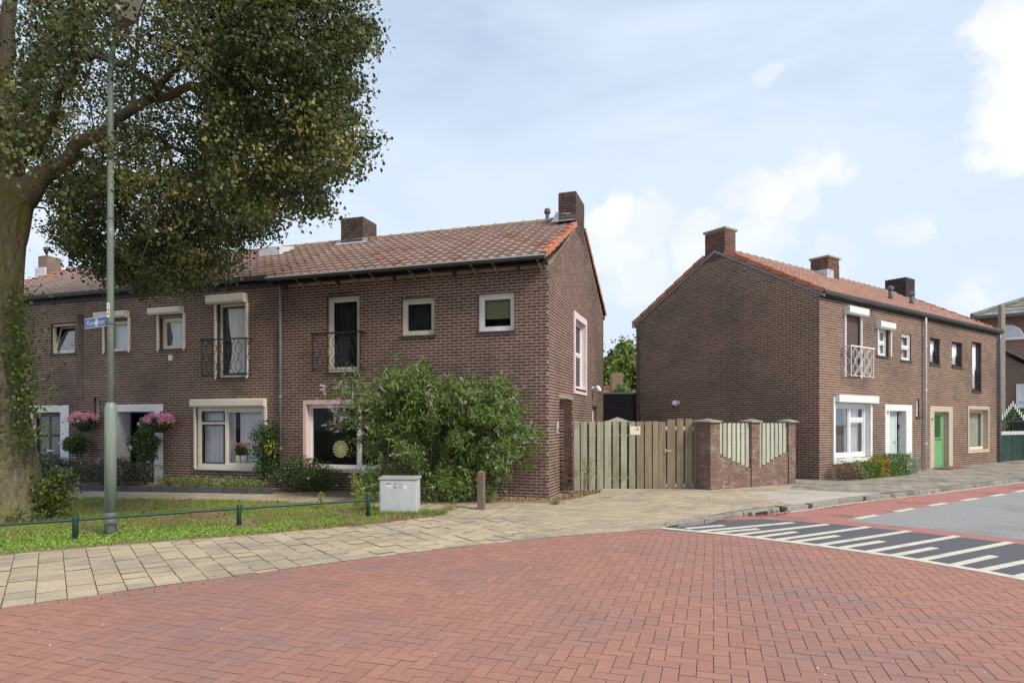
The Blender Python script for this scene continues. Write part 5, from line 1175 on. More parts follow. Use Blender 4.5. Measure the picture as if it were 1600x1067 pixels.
# street name sign
sv = Vector((-.87,.49,0)); sg = empty('street_sign', (-5.64+sv.x*.06, 8.81+sv.y*.06, 3.03), math.atan2(-.49, .87), label='blue street name sign with a sticker over its middle on the lamp post', cat='sign')
MB().box(-.60, 0, -.008, .008, -.07, .075).build('sign_border', M['sticker'], sg, bevel=.003)
MB().box(-.588, -.012, -.0095, -.0085, -.058, .063).build('sign_face', M['signblue'], sg)
text_obj('Korenstraat', .098, M['sticker'], sg, Matrix.Translation((-.30, -.0105, .0)) @ Matrix.Rotation(R(90), 4, 'X') @ Matrix.Scale(.98, 4, (1,0,0)), ext=.0008)
MB().prism([(-.035,-.05),(.03,-.055),(.04,.0),(.015,.055),(-.015,.055),(-.04,0)], 0, .001).build('torn_sticker', M['sticker'], sg).matrix_local = Matrix.Translation((-.275,-.013,0)) @ Matrix.Rotation(R(90), 4, 'X')
MB().tube([(0,0,-.05),(0,0,-.02)], .058, 12).build('clamp', M['lamp_d'], sg).location = (.06, 0, 0)
# low guard rail on the verge
gr = empty('guard_rail', (0,0,0), 0, label='low dark green tubular rail along the grass verge', cat='railing')
ps = [(-9.6,6.05),(-7.60,7.34),(-5.87,8.43),(-4.16,9.56),(-2.43,10.59)]
for x, y in ps:
    MB().tube([(x,y,-.05),(x,y,.335),(x,y,.345)], [.036,.036,.03], 14).build('rail_post', M['rail'], gr, smooth=True)
    MB().tube([(x-.0,y,.27),(x,y,.315)], .042, 14).build('rail_clamp', M['rail'], gr)
MB().tube([(x,y,.292) for x, y in ps]+[(-2.36,10.64,.292)], .019, 10).build('top_rail', M['rail'], gr, smooth=True)
# drains
dn = empty('street_drain', (4.30, 10.86, 0), math.atan2(.557,.83), label='cast iron kerb drain at the start of the bike lane', cat='drain')
MB().box(-.25, .25, -.02, .22, .0, .07).build('drain_hood', M['kerb'], dn, bevel=.015); MB().box(-.16, .16, -.03, .05, .012, .06).build('drain_slot', M['ink'], dn)
dn2 = empty('road_gully', (-4.48, 5.15, 0), math.atan2(.593,.805), label='small gully grate in the red edge course at the far left', cat='drain')
MB().box(-.18,.18,-.11,.11,-.01,.006).build('gully_frame', M['kerb'], dn2)
for i in range(6): MB().box(-.13+i*.05,-.105+i*.05,-.08,.08,.002,.010).build('grate_bar', M['iron'], dn2)

# window ornaments and flower pots
def worldpt(pl, a, z, d):
    return (Matrix.Translation(pl.root.location) @ Matrix.Rotation(pl.root.rotation_euler.z, 4, 'Z')) @ Vector(pl.pt(a, z, d))
for (px, lb) in ((526.5, 'straw-yellow sun wheel hanging in the left pane of the pink window'), (574, 'straw-yellow sun wheel in the right pane, half hidden by the flowering bush')):
    a, z = F1.px(px, 702); wh = empty('window_ornament', worldpt(F1, a-.05, z, -.225), UA, label=lb, cat='ornament', group='sun wheels in the pink window')
    b = MB()
    for i in range(16):
        an = 2*math.pi*i/16; T = Matrix.Rotation(an, 4, 'Y')
        b.add([tuple(T @ Vector(v)) for v in ((.075,-.005,-.012),(.20,-.005,-.026),(.212,-.005,0),(.20,-.005,.026),(.075,-.005,.012),(.075,.005,-.012),(.20,.005,-.026),(.212,.005,0),(.20,.005,.026),(.075,.005,.012))], [(0,1,2,3,4),(9,8,7,6,5)]+[(i_, i_+5, (i_+1) % 5+5, (i_+1) % 5) for i_ in range(5)])
    b.build('wheel_petals', M['gold'], wh); MB().tube([(0,-.012,0),(0,.008,0)], .075, 18).build('wheel_hub', M['gold'], wh)
for i, px in enumerate((368.5, 377)):
    a, z = F2.px(px, 719); a -= .03; t = empty('potted_flowers', worldpt(F2, a, big2[2]+.11, -.135), UA, label=('left' if i == 0 else 'right')+' one of two white pots with salmon flowers on the window sill', cat='potted plant', group='pots on the living room sill')
    MB().tube([(0,0,0),(0,0,.02),(0,0,.22)], [.05,.055,.075], 14).build('pot', M['pot'], t, smooth=True)
    b = MB()
    for k in range(9): b.box(-.07+k*.016,-.062+k*.016,-.078,-.070,.06,.08+.02*(k%2))
    b.build('pot_pattern', M['gold'], t)
    leaves('foliage', blob_pts((0,0,.33),(.10,.08,.13), 260, seed=i), .05, .03, M['shrub'], t)
    leaves('blossom', np.vstack([blob_pts((dx,0,.50),(.05,.05,.035), 90, seed=5+i) for dx in (-.07,.07)]), .03, .03, M['flower_s'], t)
# wreath on the dark door
a, z = F2.px(226, 668); wr = empty('door_wreath', worldpt(F2, a-.13, z-.02, -.385), UA, label='white berry wreath hanging on the dark door', cat='wreath')
pts = np.array([[.19*math.cos(t)+random.gauss(0,.015), random.gauss(0,.012), .19*math.sin(t)+random.gauss(0,.015)] for t in np.linspace(0, 6.28, 500)]); leaves('wreath_twigs', pts, .035, .02, M['flower_w'], wr)
MB().tube([(0,0,.19),(0,0,.42)], .006, 5).build('ribbon', M['signblue'], wr)

# ================================================================== PLANTS
def hanging(pl, px, py, label):
    a, z = pl.px(px, py); t = empty('hanging_basket', worldpt(pl, a, z, .25), UA, label=label, cat='flower basket', group='pink flower baskets by the dark door')
    b = MB(); b.tube([(0,0,-.24),(0,0,-.22),(0,0,-.06),(0,0,.02)], [.08,.12,.22,.26], 16); b.build('basket', M['planter'], t, smooth=True)
    MB().tube([(0,.25,.26),(0,.02,.30),(0,0,.24)], .012, 6).build('hook', M['iron'], t)
    leaves('foliage', blob_pts((0,0,.02),(.30,.22,.15), 900, seed=3), .06, .045, M['shrub'], t)
    C = []
    g = np.random.default_rng(int(px))
    for k in range(60):
        an = g.uniform(0, 6.28); e = g.uniform(-.2, 1.2); c = np.array([.36*math.cos(an)*math.cos(e)*1.05, .27*math.sin(an)*math.cos(e)-.03, .07+.17*math.sin(e)])
        C.append(c+g.normal(size=(26,3))*.032)
    leaves('blossom', np.vstack(C), .032, .03, M['flower_p'], t)
hanging(F2, 145, 660, 'pink flower basket on the brick between the slot windows and the white door frame')
hanging(F2, 263, 661, 'pink flower basket to the right of the white door frame')
def bush(name, c, r, n, L, W_, m, label, cat='shrub', stems=6, up=.3, droop=0, shell=.45, lump=.22, flowers=None, group=None, seed=0, zoff=0, sm='twig'):
    t = empty(name, (c[0], c[1], 0), 0, label=label, cat=cat, group=group)
    leaves('foliage', blob_pts((0,0,c[2]), r, n, shell=shell, lump=lump, seed=seed, zmin=.02), L, W_, M[m], t, up=up, droop=droop)
    b = MB(); g = random.Random(seed)
    for i in range(stems):
        an = g.uniform(0, 6.28); k = g.uniform(.3,.75); b.tube([(g.uniform(-.05,.05),g.uniform(-.05,.05),0),(r[0]*k*.4*math.cos(an),r[1]*k*.4*math.sin(an),c[2]*.6),(r[0]*k*math.cos(an),r[1]*k*math.sin(an),c[2]+r[2]*k*.6)], [.014,.010,.005], 5)
    b.build('stems', M[sm], t)
    if flowers:
        mt_, nf, sz = flowers; p = blob_pts((0,0,c[2]), r, nf, shell=.95, lump=lump, seed=seed+1, zmin=.05); g2 = np.random.default_rng(seed)
        leaves('blossom', (p[:, None, :]+g2.normal(size=(len(p), 7, 3))*sz*.5).reshape(-1, 3), sz, sz*.9, M[mt_], t)
    return t
def onfront(pl, px, d, z=0):
    a = pl.px(px, 700)[0]; p = worldpt(pl, a, 0, d); return p.x, p.y
x, y = onfront(F1, 497, .5); bush('garden_shrub', (x, y, .36), (.78,.40,.42), 5200, .055, .03, 'shrub', 'dark green shrub with a few white flowers under the pink window', flowers=('flower_w', 9, .03), seed=11)
x, y = onfront(F2, 126, .75); bush('garden_shrub', (x, y, .34), (1.05,.40,.38), 5200, .06, .025, 'grey_shrub', 'loose grey-green shrub beneath the left pink flower basket', flowers=('flower_l', 18, .03), seed=12, lump=.3)
x, y = onfront(F2, 222, .8); bush('garden_shrub', (x, y, .33), (1.15,.40,.38), 5600, .06, .025, 'grey_shrub', 'loose lilac-tinged shrub in front of the dark door', flowers=('flower_l', 22, .03), seed=13, lump=.3)
x, y = onfront(F2, 141, .4); t = bush('ball_shrub', (x, y, 1.02), (.32,.30,.28), 2400, .055, .035, 'shrub', 'round dark green shrub against the brick below the left flower basket', stems=3, seed=14, lump=.12)
x, y = onfront(F2, 250, .45); bush('ball_shrub', (x, y, 1.05), (.36,.32,.48), 2900, .06, .04, 'shrub', 'dark glossy upright shrub in front of the right side of the white door frame', stems=3, seed=15, flowers=('flower_w', 14, .035))
for i in range(7):
    x, y = onfront(F2, 283+i*22.5, .45); bush('border_plant', (x, y, .13), (.28,.20,.15), 700, .05, .018, 'lowplant', ['first','second','third','fourth','fifth','sixth','seventh'][i]+' low pale-green clump from the left in the bed under the cream window', 'plant', stems=2, seed=20+i, group='low clumps under the cream window')
# climbing rose
x, y = onfront(F2, 429, .22); cr = empty('climbing_rose', (x, y, 0), UA, label='sparse climbing rose between the cream window and the drainpipe', cat='climbing plant')
b = MB(); C = []
g = random.Random(4)
for i in range(7):
    p = Vector((g.uniform(-.12,.12),0,0)); pts = [p.copy()]
    for k in range(6): p = p+Vector((g.uniform(-.07,.06)+(-.02 if i % 2 else .01), g.uniform(-.03,.03), g.uniform(.18,.30))); pts.append(p.copy())
    b.tube(pts, [.010-.001*k for k in range(7)], 5)
    for q in pts[2:]: C.append(np.array(q)+np.random.default_rng(i).normal(size=(80,3))*np.array([.085,.06,.11]))
b.build('stems', M['twig'], cr); leaves('foliage', np.vstack(C), .06, .04, M['shrub'], cr)
leaves('yellow_leaves', np.random.default_rng(3).normal(size=(90,3))*np.array([.11,.05,.13])+np.array([.10,-.10,.98]), .06, .05, M['goldrod'], cr)
# garden edging along the beds
ed = empty('bed_edging', (0,0,0), kind='structure')
for i, (x, y, dx, dy) in enumerate(along([(-5.35,14.02),(-8.24,14.45),(-10.6,14.80),(-15,15.6)], .60)):
    MB().prism(rect(x+dx*.3, y+dy*.3, dx, dy, .29, .04), -.05, .13).build('edging_block', M['bordkerb'], ed)

# buddleia
BX, BY = -1.42, 12.95
bd = empty('flowering_bush', (BX, BY, 0), 0, label='large spreading butterfly bush with pale lilac spikes before the corner house', cat='bush')
g = random.Random(21); g2 = np.random.default_rng(21); sb = MB(); C = []; D = []; FT = []
def outl(px):   # height of the bush top in the photo, along its width
    P_ = [(500,640),(530,612),(555,598),(590,592),(625,578),(655,562),(680,592),(720,590),(760,588),(795,602),(815,625),(835,650)]
    for (a, c), (e, h) in zip(P_, P_[1:]):
        if a <= px <= e: return c+(h-c)*(px-a)/(e-a)
    return 650
for i in range(130):
    an = g.uniform(0, 2*math.pi); reach = g.uniform(.15, 1)**.7; tx = BX+math.cos(an)*reach*1.80+.03; ty = BY+math.sin(an)*reach*.85-.12
    if ty < 11.9: ty = 11.9
    spx = 800+FPX*tx/ty; ztop = CAMZ+(HOR-outl(spx))/FPX*ty-g.uniform(.05,.22); h = ztop*(g.uniform(.72, 1.0) if reach < .8 else g.uniform(.35,1.0)); h = max(.5, h)
    base = Vector((g.gauss(0,.22), g.gauss(0,.12), 0)); tip = Vector((tx-BX, ty-BY, h)); mid = (base+tip)/2+Vector((0,0,h*.28)); mid.x *= .75; mid.y *= .75
    pts = [base*(1-t)**2+mid*2*t*(1-t)+tip*t*t for t in [k/9 for k in range(10)]]
    dr = pts[-1]+(pts[-1]-pts[-2])*.6+Vector((0,0,-.10)); pts.append(dr)
    sb.tube(pts, [.013-.001*k for k in range(11)], 4)
    for k in range(3 if i % 3 else 4, 11):
        q = np.array(pts[k]); dk = np.array(pts[k]-pts[k-1]); dk /= np.linalg.norm(dk)+1e-6; nl = 34
        side = g2.normal(size=(nl,3)); C.append(q-dk*g2.uniform(0,.25,(nl,1))+g2.normal(size=(nl,3))*.035); D.append(side*.6+dk*.8+np.array([0,0,-.45]))
        if k > 6:
            for _ in range(3):
                sub = q+g2.normal(size=3)*np.array([.16,.14,.12]); C.append(sub+g2.normal(size=(22,3))*.05); D.append(g2.normal(size=(22,3))+np.array([0,0,-.35]))
        if k > 8 or g.random() < .06: FT.append((np.array(pts[k])+g2.normal(size=3)*.09))
for i in range(16):   # long branches reaching over the pink window
    ty = g.uniform(12.3, 13.0); spx = g.uniform(505, 580); tx = (spx-800)/FPX*ty; h = CAMZ+(HOR-g.uniform(598, 668))/FPX*ty
    tip = Vector((tx-BX, ty-BY, h)); base = Vector((g.gauss(-.1,.15), g.gauss(0,.1), 0)); mid = (base+tip)/2+Vector((.25,0,.9))
    pts = [base*(1-t)**2+mid*2*t*(1-t)+tip*t*t for t in [k/10 for k in range(11)]]
    sb.tube(pts, [.012-.0009*k for k in range(11)], 4)
    for k in range(5, 11):
        q = np.array(pts[k]); dk = np.array(pts[k]-pts[k-1]); dk /= np.linalg.norm(dk); C.append(q-dk*g2.uniform(0,.2,(26,1))+g2.normal(size=(26,3))*.04); D.append(g2.normal(size=(26,3))*.6+dk*.7+np.array([0,0,-.5]))
    for k in range(3): FT.append(np.array(tip)+g2.normal(size=3)*.12)
for i in range(26):   # low skirt of foliage
    q = np.array([g.uniform(-1.5,1.1), g.uniform(-.75,.1), g.uniform(.12,.65)]); C.append(q+g2.normal(size=(150,3))*np.array([.16,.14,.15])); D.append(g2.normal(size=(150,3))+np.array([0,-.2,-.2]))
    if g.random() < .6: FT.append(q+np.array([0,-.2,.12]))
sb.build('stems', M['drybush'], bd)
leaves('foliage', np.vstack(C), .115, .024, M['bud'], bd, dirs=np.vstack(D)/1.3, dirw=.55, up=.25, fold=.05)
fl_ = []
for p in FT:
    d = g2.normal(size=3)*.5+np.array([0,-.2,.1]); d /= np.linalg.norm(d); t = g2.uniform(0,1,44)[:, None]; fl_.append(p+d*t*.13+g2.normal(size=(44,3))*.016*(1.2-t))
leaves('flower_spikes', np.vstack(fl_), .018, .016, M['flower_l'], bd)

# plants in front of the right terrace
def rfront(px, d): a = FA.px(px, 700)[0]; p = worldpt(FA, a, 0, d); return p.x, p.y
x, y = rfront(1298, .45); bush('withered_bush', (x, y, .30), (.40,.30,.30), 2200, .055, .014, 'drybush', 'withered brown bush at the corner of the right house', seed=31, shell=.3, lump=.3, sm='drybush')
def hedgebox(px0, px1, d0, d1, h0, h1, m, label, n, seed, name='clipped_hedge'):
    a0 = FA.px(px0, 700)[0]; a1 = FA.px(px1, 700)[0]; t = empty(name, worldpt(FA, (a0+a1)/2, 0, (d0+d1)/2), UB, label=label, cat='hedge')
    g = np.random.default_rng(seed); L_ = (a1-a0)/2; p = g.uniform(-1, 1, (n, 3)); k = g.integers(0, 3, n); p[np.arange(n), k] = np.sign(p[np.arange(n), k])*g.uniform(.85, 1.05, n)
    p[:, 0] *= L_; p[:, 1] *= (d1-d0)/2; p[:, 2] = .06+(p[:, 2]+1)/2*(h0+(h1-h0)*(p[:, 0]/L_+1)/2)+.03*np.sin(p[:, 0]*9)
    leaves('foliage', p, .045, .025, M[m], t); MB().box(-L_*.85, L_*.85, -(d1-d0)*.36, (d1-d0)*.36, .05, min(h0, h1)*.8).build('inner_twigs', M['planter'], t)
hedgebox(1310, 1341, .12, .62, .42, .45, 'hedge', 'low clipped green hedge under the white window', 4200, 1)
hedgebox(1341, 1354, .15, .62, .45, .52, 'hedge_y', 'golden-yellow clump in the middle of the hedge', 1700, 2)
hedgebox(1354, 1387, .12, .62, .56, .62, 'hedge', 'taller clipped green hedge right of the golden clump', 4600, 3)
x, y = rfront(1399, .32); bush('silver_shrub', (x, y, .34), (.42,.34,.36), 3200, .05, .016, 'silver', 'rounded silver-green shrub at the foot of the white door frame', seed=33, lump=.1)
x, y = (21.6, 26.15); bush('garden_bush', (x, y, 1.75), (.6,.4,.5), 2500, .16, .09, 'hedge', 'bright green bush behind the ornamental gate', seed=34)
bush('garden_bush', (20.0, 26.2, 1.5), (.7,.5,.6), 1500, .14, .07, 'hedge', 'bright green bush seen through the top of the ornamental gate', seed=35)
# weeds and sapling by the fence
sp = empty('sapling', (1.62, 14.05, 0), 0, label='spindly sapling with pale leaves in front of the board fence', cat='plant')
b = MB(); C = []; g = random.Random(8)
for i in range(5):
    p = Vector((g.uniform(-.03,.03),0,0)); pts = [p.copy()]; dx = g.uniform(-.09,.09)
    for k in range(5): p = p+Vector((dx+g.uniform(-.03,.03), g.uniform(-.03,.03), .15)); pts.append(p.copy())
    b.tube(pts, [.009,.008,.006,.005,.004,.003], 5)
    for q in pts[2:]: C.append(np.array(q)+np.random.default_rng(i*9).normal(size=(22,3))*.06)
b.build('stems', M['wood_b'], sp); leaves('foliage', np.vstack(C), .04, .016, M['lowplant'], sp)
for i, (px, py, n, r_, lb) in enumerate(((948,782,160,.12,'small bright grass tuft before the board fence'),(868,788,120,.14,'yellowing weed tuft at the corner of the house'),(702,797,110,.12,'small weed tuft in the paving left of the wooden post'))):
    x, y = G(px, py); t = empty('grass_tuft', (x, y, 0), 0, label=lb, cat='weed')
    gg = np.random.default_rng(i); C = gg.normal(size=(n,3))*np.array([r_*.5,r_*.35,0]); D = gg.normal(size=(n,3))*.5+np.array([0,0,1.3])
    leaves('blades', C, .10, .010, M['weed' if i == 0 else 'lowplant'], t, dirs=D, dirw=.8, up=0)
for i, (px, py, h, lb) in enumerate(((557,803,.75,'tall yellow-green weed beside the last rail post'),(567.5,800,.42,'shorter yellow-green weed just right of the tall one'),(502,797,.32,'small lone weed stalk in the grass before the garden shrub'))):
    x, y = G(px, py); t = empty('tall_weed', (x, y, 0), 0, label=lb, cat='weed', group='yellow-green weed stalks in the verge')
    gg = np.random.default_rng(i+40); b = MB(); C = []
    for s_ in range(3 if i == 0 else 1):
        dx = (s_-1)*.05 if i == 0 else 0; hh = h*(1-.12*s_); b.tube([(dx*.4,0,0),(dx,0,hh*.6),(dx*1.3,0,hh)], [.006,.005,.003], 5)
        t_ = gg.uniform(.25,1,170)[:, None]; C.append(np.hstack([dx*(.4+.9*t_), 0*t_, hh*t_])+gg.normal(size=(170,3))*np.array([.030,.030,.01])*(1.25-t_*.8))
    b.build('stems', M['lowplant'], t); leaves('foliage', np.vstack(C), .05, .014, M['goldrod'], t, up=.1)

# ---- grass verge
gp_np = grass_poly
def scatter(poly, n, rng, yfun=None):
    xs = [p[0] for p in poly]; ys = [p[1] for p in poly]; out = []
    P_ = np.array(poly); 
    while len(out) < n:
        x = rng.uniform(min(xs), max(xs), n); y = rng.uniform(min(ys), max(ys), n); ins = np.zeros(n, bool)
        j = len(P_)-1
        for i in range(len(P_)):
            x1, y1 = P_[i]; x2, y2 = P_[j]; c = ((y1 > y) != (y2 > y)) & (x < (x2-x1)*(y-y1)/(y2-y1+1e-12)+x1); ins ^= c; j = i
        out.extend(zip(x[ins], y[ins]))
    return np.array(out[:n])
near = [(x, y) for x, y in grass_poly]
pts = scatter(near, 210000, RNG)
frontline = B_ = [(-12.5,4.0),(-9,5.6),(-6.15,7.54),(-5.03,8.21),(-3.64,8.91),(-2.37,9.68),(-1.21,10.74)]
fx = np.interp(pts[:, 0], [p[0] for p in B_], [p[1] for p in B_]); dfr = pts[:, 1]-fx
nz = np.sin(pts[:, 0]*2.1+1)*np.sin(pts[:, 1]*2.7)+.6*np.sin(pts[:, 0]*5.3+pts[:, 1]*4.1)+.4*np.sin(pts[:, 0]*11-pts[:, 1]*9)
vis = (pts[:, 0] > -pts[:, 1]*.9-.5)
bright = (dfr < .62+.22*nz+np.clip((-4.2-pts[:, 0])*.45, 0, .9)) & (pts[:, 0] < -3.3+.3*nz) & vis
keep = vis & ~bright & ((nz > -.45) | (RNG.uniform(size=len(pts)) < .35))
gsrc = pts[keep]; N = len(gsrc); D = RNG.normal(size=(N, 3))*.55+np.array([0, 0, 1.1])
leaves('grass', np.column_stack([gsrc, np.full(N, .01)]), .060, .009, M['grass'], None, dirs=D, dirw=.8, up=0, kind='stuff')
wsrc = pts[bright]; N = len(wsrc); wz = .012+.045*np.abs(RNG.normal(size=N))*.7
leaves('bright_groundcover', np.column_stack([wsrc, wz]), .030, .020, M['weed'], None, up=.5, kind='stuff')
c_ = scatter([(-2.45,10.72),(-1.2,10.72),(-1.1,11.0),(-1.6,11.05),(-2.6,10.95)], 2600, RNG); D = RNG.normal(size=(len(c_), 3))*.5+np.array([0,0,1.2])
leaves('cabinet_grass', np.column_stack([c_, np.full(len(c_), .01)]), .10, .007, M['grass'], None, dirs=D, dirw=.8, up=0, kind='stuff')
# fallen leaves and litter
fp = scatter([(-9,5.6),(-6.15,7.54),(-5.03,8.21),(-3.64,8.91),(-2.2,9.7),(-3,12.3),(-9.4,13.1),(-14,12)], 900, RNG)
leaves('fallen_leaves', np.column_stack([fp, np.full(len(fp), .035)]), .055, .045, M['dead'], None, up=1.5, kind='stuff')
fp = scatter([(.9,13.1),(1.3,14.3),(2.1,14.3),(1.9,13.6),(1.3,12.95),(.6,12.5),(-.5,12.6),(-.5,13.0)], 520, RNG)
leaves('soil_litter', np.column_stack([fp, np.full(len(fp), .025)]), .06, .04, M['dead'], None, up=1.5, kind='stuff')
fp = scatter([(-2.2,9.75),(-1.2,10.7),(-3.0,9.6),(-4.5,8.5),(-4.6,8.42)], 500, RNG)
leaves('edge_litter', np.column_stack([fp, np.full(len(fp), .02)]), .03, .02, M['dead'], None, up=1.5, kind='stuff')

# ================================================================== TREES
TX, TY = -8.30, 10.42
tr = empty('linden_tree', (TX, TY, 0), 0, label='big street tree with mossy trunk and broad crown at the left edge', cat='tree')
def P3(px, py, Y): v = at(px, py, Y); return Vector((v.x-TX, v.y-TY, v.z))
tp = [Vector((0,0,-.1)), P3(14,780,TY), P3(6,700,TY), P3(-1,600,TY), P3(-3,480,TY), P3(0,380,TY), P3(10,310,TY), P3(16,280,TY)]
ph = [random.uniform(0, 6.28) for _ in range(5)]
def dens(pts, rad, k=5):
    P2_, R2 = [], []
    for i in range(len(pts)-1):
        for j in range(k): t = j/k; P2_.append(pts[i].lerp(pts[i+1], t)); R2.append(rad[i]+(rad[i+1]-rad[i])*t)
    return P2_+[pts[-1]], R2+[rad[-1]]
tpp, trr = dens(tp, [.68,.48,.41,.36,.335,.34,.39,.42])
MB().tube(tpp, trr, 72, wob=lambda i, a: 1+.05*math.sin(3*a+ph[0]+i*.05)+.035*math.sin(5*a+ph[1]-i*.1)+.030*abs(math.sin(9*a+i*.12+ph[2]))+.02*math.sin(13*a-i*.2)+.03*math.sin(i*.7+a*2)).build('trunk', M['bark'], tr, smooth=True)
limbs = [([tp[-2]+Vector((.1,0,-.1)), P3(70,275,TY), P3(120,232,10.2), P3(170,195,10.0), P3(235,155,9.8), P3(300,138,9.6), P3(360,125,9.5), P3(430,110,9.4)], [.34,.26,.20,.17,.14,.11,.08,.05]),
 ([tp[-2], P3(12,230,TY), P3(0,150,10.6), P3(10,60,10.8), P3(30,-60,11), P3(60,-200,11)], [.40,.32,.26,.22,.18,.10]),
 ([tp[-2], P3(45,200,10.6), P3(48,110,10.8), P3(80,60,11), P3(150,20,11.2), P3(240,-60,11.4)], [.24,.20,.17,.14,.11,.07]),
 ([P3(48,115,10.8), P3(100,85,10.9), P3(150,90,10.6), P3(200,105,10.4), P3(260,140,10.2), P3(330,180,10.0)], [.13,.10,.085,.07,.05,.03]),
 ([P3(55,240,10.5), P3(90,160,9.8), P3(115,100,9.2), P3(120,40,8.8), P3(140,-40,8.4)], [.12,.10,.08,.06,.04]),
 ([P3(185,190,10), P3(220,205,9.8), P3(260,225,9.6), P3(330,250,9.3), P3(400,300,9.0)], [.09,.07,.055,.04,.02]),
 ([P3(235,155,9.8), P3(270,110,9.3), P3(310,70,9.0), P3(380,40,8.8), P3(470,10,8.6)], [.09,.07,.055,.04,.025]),
 ([P3(300,138,9.6), P3(360,160,9.2), P3(430,190,8.9), P3(510,215,8.7), P3(575,215,8.7)], [.07,.05,.04,.03,.012]),
 ([tp[-2], P3(-60,200,9.8), P3(-150,120,9), P3(-260,40,8.2)], [.26,.22,.17,.1]),
 ([tp[-2], P3(-40,220,11.5), P3(-100,160,13), P3(-100,120,15)], [.24,.2,.15,.08]),
 ([P3(48,110,10.8), P3(90,90,12), P3(150,80,13.4), P3(210,110,14.5)], [.14,.11,.08,.04]),
 ([P3(120,232,10.2), P3(150,280,10.9), P3(190,330,11.4), P3(240,375,11.8), P3(270,410,12)], [.09,.07,.05,.035,.015])]
for pts, rad in limbs:
    a, b_ = dens(pts, [r_*(.74, .60, .50)[min(i_, 2)] for i_, r_ in enumerate(rad)], 4); k_ = random.uniform(0, 6)
    a = [p+Vector((.035*math.sin(i*1.3+k_), .03*math.cos(i*1.1+k_), .03*math.sin(i*1.7+k_))) if 0 < i < len(a)-1 else p for i, p in enumerate(a)]
    MB().tube(a, b_, 12, wob=lambda i, an: 1+.06*math.sin(3*an+i)).build('limb', M['twig'] if pts is not limbs[0][0] else M['limbbark'], tr, smooth=True)
# crown
SIL = [(535,-60),(556,-20),(555,0),(546,16),(570,34),(586,50),(567,65),(556,84),(548,97),(524,104),(542,119),(561,132),(545,143),(528,151),(524,166),(562,177),(536,187),(542,205),(566,206),(598,220),(582,232),(562,246),(541,258),(546,272),(515,275),(500,280),(518,300),(508,331),(486,328),(470,341),(450,330),(434,336),(431,355),(400,376),(381,369),(369,394),(374,412),(350,426),(330,431),(312,428),(300,452),(280,456),(262,440),(240,442),(212,446),(194,432),(175,436),(145,426),(134,410),(105,400),(92,380),(75,366),(74,350),(96,345),(90,320),(64,318),(80,300),(60,270),(40,262),(-40,300),(-400,420),(-3000,500),(-3000,-4000),(700,-4000),(640,-300)]
rng = np.random.default_rng(77)
cen = []; n_try = 0
cr_c = np.array([-8.0, 10.6, 8.2]); cr_r = np.array([6.3, 5.6, 6.0])
def nz3(p):
    x, y, z = p; return math.sin(x*2.3+1.1)*math.sin(y*2.0-z*1.1)+.7*math.sin(z*3.1+x*1.2)*math.sin(y*3.3+.5)+.4*math.sin(x*5.1-y*4.7+z*5.9)
LM = [(60,290),(120,232),(170,195),(235,155),(300,138),(360,125),(410,113)]
def nearlimb(x, y, w_):
    for (a, b), (c, d) in zip(LM, LM[1:]):
        t = max(0, min(1, ((x-a)*(c-a)+(y-b)*(d-b))/((c-a)**2+(d-b)**2)))
        if math.hypot(x-a-(c-a)*t, y-b-(d-b)*t) < w_: return True
    return False
while len(cen) < 4300 and n_try < 300000:
    n_try += 1
    d = rng.normal(size=3); d /= np.linalg.norm(d); p = cr_c+d*cr_r*rng.uniform(.45, 1)**.6
    if p[1] < 2.5: continue
    if p[2] < 3.0: continue
    sx, sy = proj(*p)
    if not inside(SIL, sx, sy): continue
    if sx < 75 and sy > 250 and p[1] < 10.8: continue       # trunk stays clear
    if (sx < 330 and sy > 60 and p[1] < 9.4 and rng.uniform() < .5): continue
    if p[1] < 10.3 and nearlimb(sx, sy, 20) and rng.uniform() < .85: continue
    if nz3(p*1.2) < .16 and rng.uniform() < .96: continue
    if 175 < sx < 250 and sy < 70 and p[1] < 8.7: continue
    if p[2] > 9.5 and rng.uniform() < .45: continue
    cen.append(p)
# the hanging right-hand part of the crown: dense sprays near the outline, at the depth of its limb
n_edge = 0
while n_edge < 1250:
    sx = rng.uniform(330, 600); sy = rng.uniform(-60, 345); Y = rng.uniform(7.7, 10.2)
    if not inside(SIL, sx, sy): continue
    p = np.array(at(sx, sy, Y)); 
    if nz3(p*1.7) < .2 and rng.uniform() < .96: continue
    cen.append(p); n_edge += 1
n_edge = 0
while n_edge < 800:
    sx = rng.uniform(75, 420); sy = rng.uniform(270, 460); Y = rng.uniform(10.2, 13.0)
    if not inside(SIL, sx, sy): continue
    p = np.array(at(sx, sy, Y))
    if nz3(p*1.5+3) < .1 and rng.uniform() < .96: continue
    cen.append(p); n_edge += 1
n_edge = 0
while n_edge < 1000:      # inner sprays round the main limbs
    sx = rng.uniform(-60, 360); sy = rng.uniform(-80, 300); Y = rng.uniform(8.4, 13.5)
    if not inside(SIL, sx, sy) or (sx < 60 and sy > 235) or (175 < sx < 250 and sy < 70 and Y < 8.9): continue
    p = np.array(at(sx, sy, Y))
    if Y < 10.3 and nearlimb(sx, sy, 20): continue
    if nz3(p*1.4+1) < .12 and rng.uniform() < .95: continue
    cen.append(p); n_edge += 1
cen = np.array(cen); K = 32
dv = cen-np.array([TX, TY, 6.0]); dv /= np.linalg.norm(dv, axis=1)[:, None]; dv = dv+rng.normal(size=dv.shape)*.55; dv[:, 2] -= .35; dv /= np.linalg.norm(dv, axis=1)[:, None]
tt = rng.uniform(-.30, .30, (len(cen), K, 1))
C = (cen[:, None, :]+dv[:, None, :]*tt+rng.normal(size=(len(cen), K, 3))*np.array([.085,.085,.05])-np.array([0,0,.5])*tt**2).reshape(-1, 3)
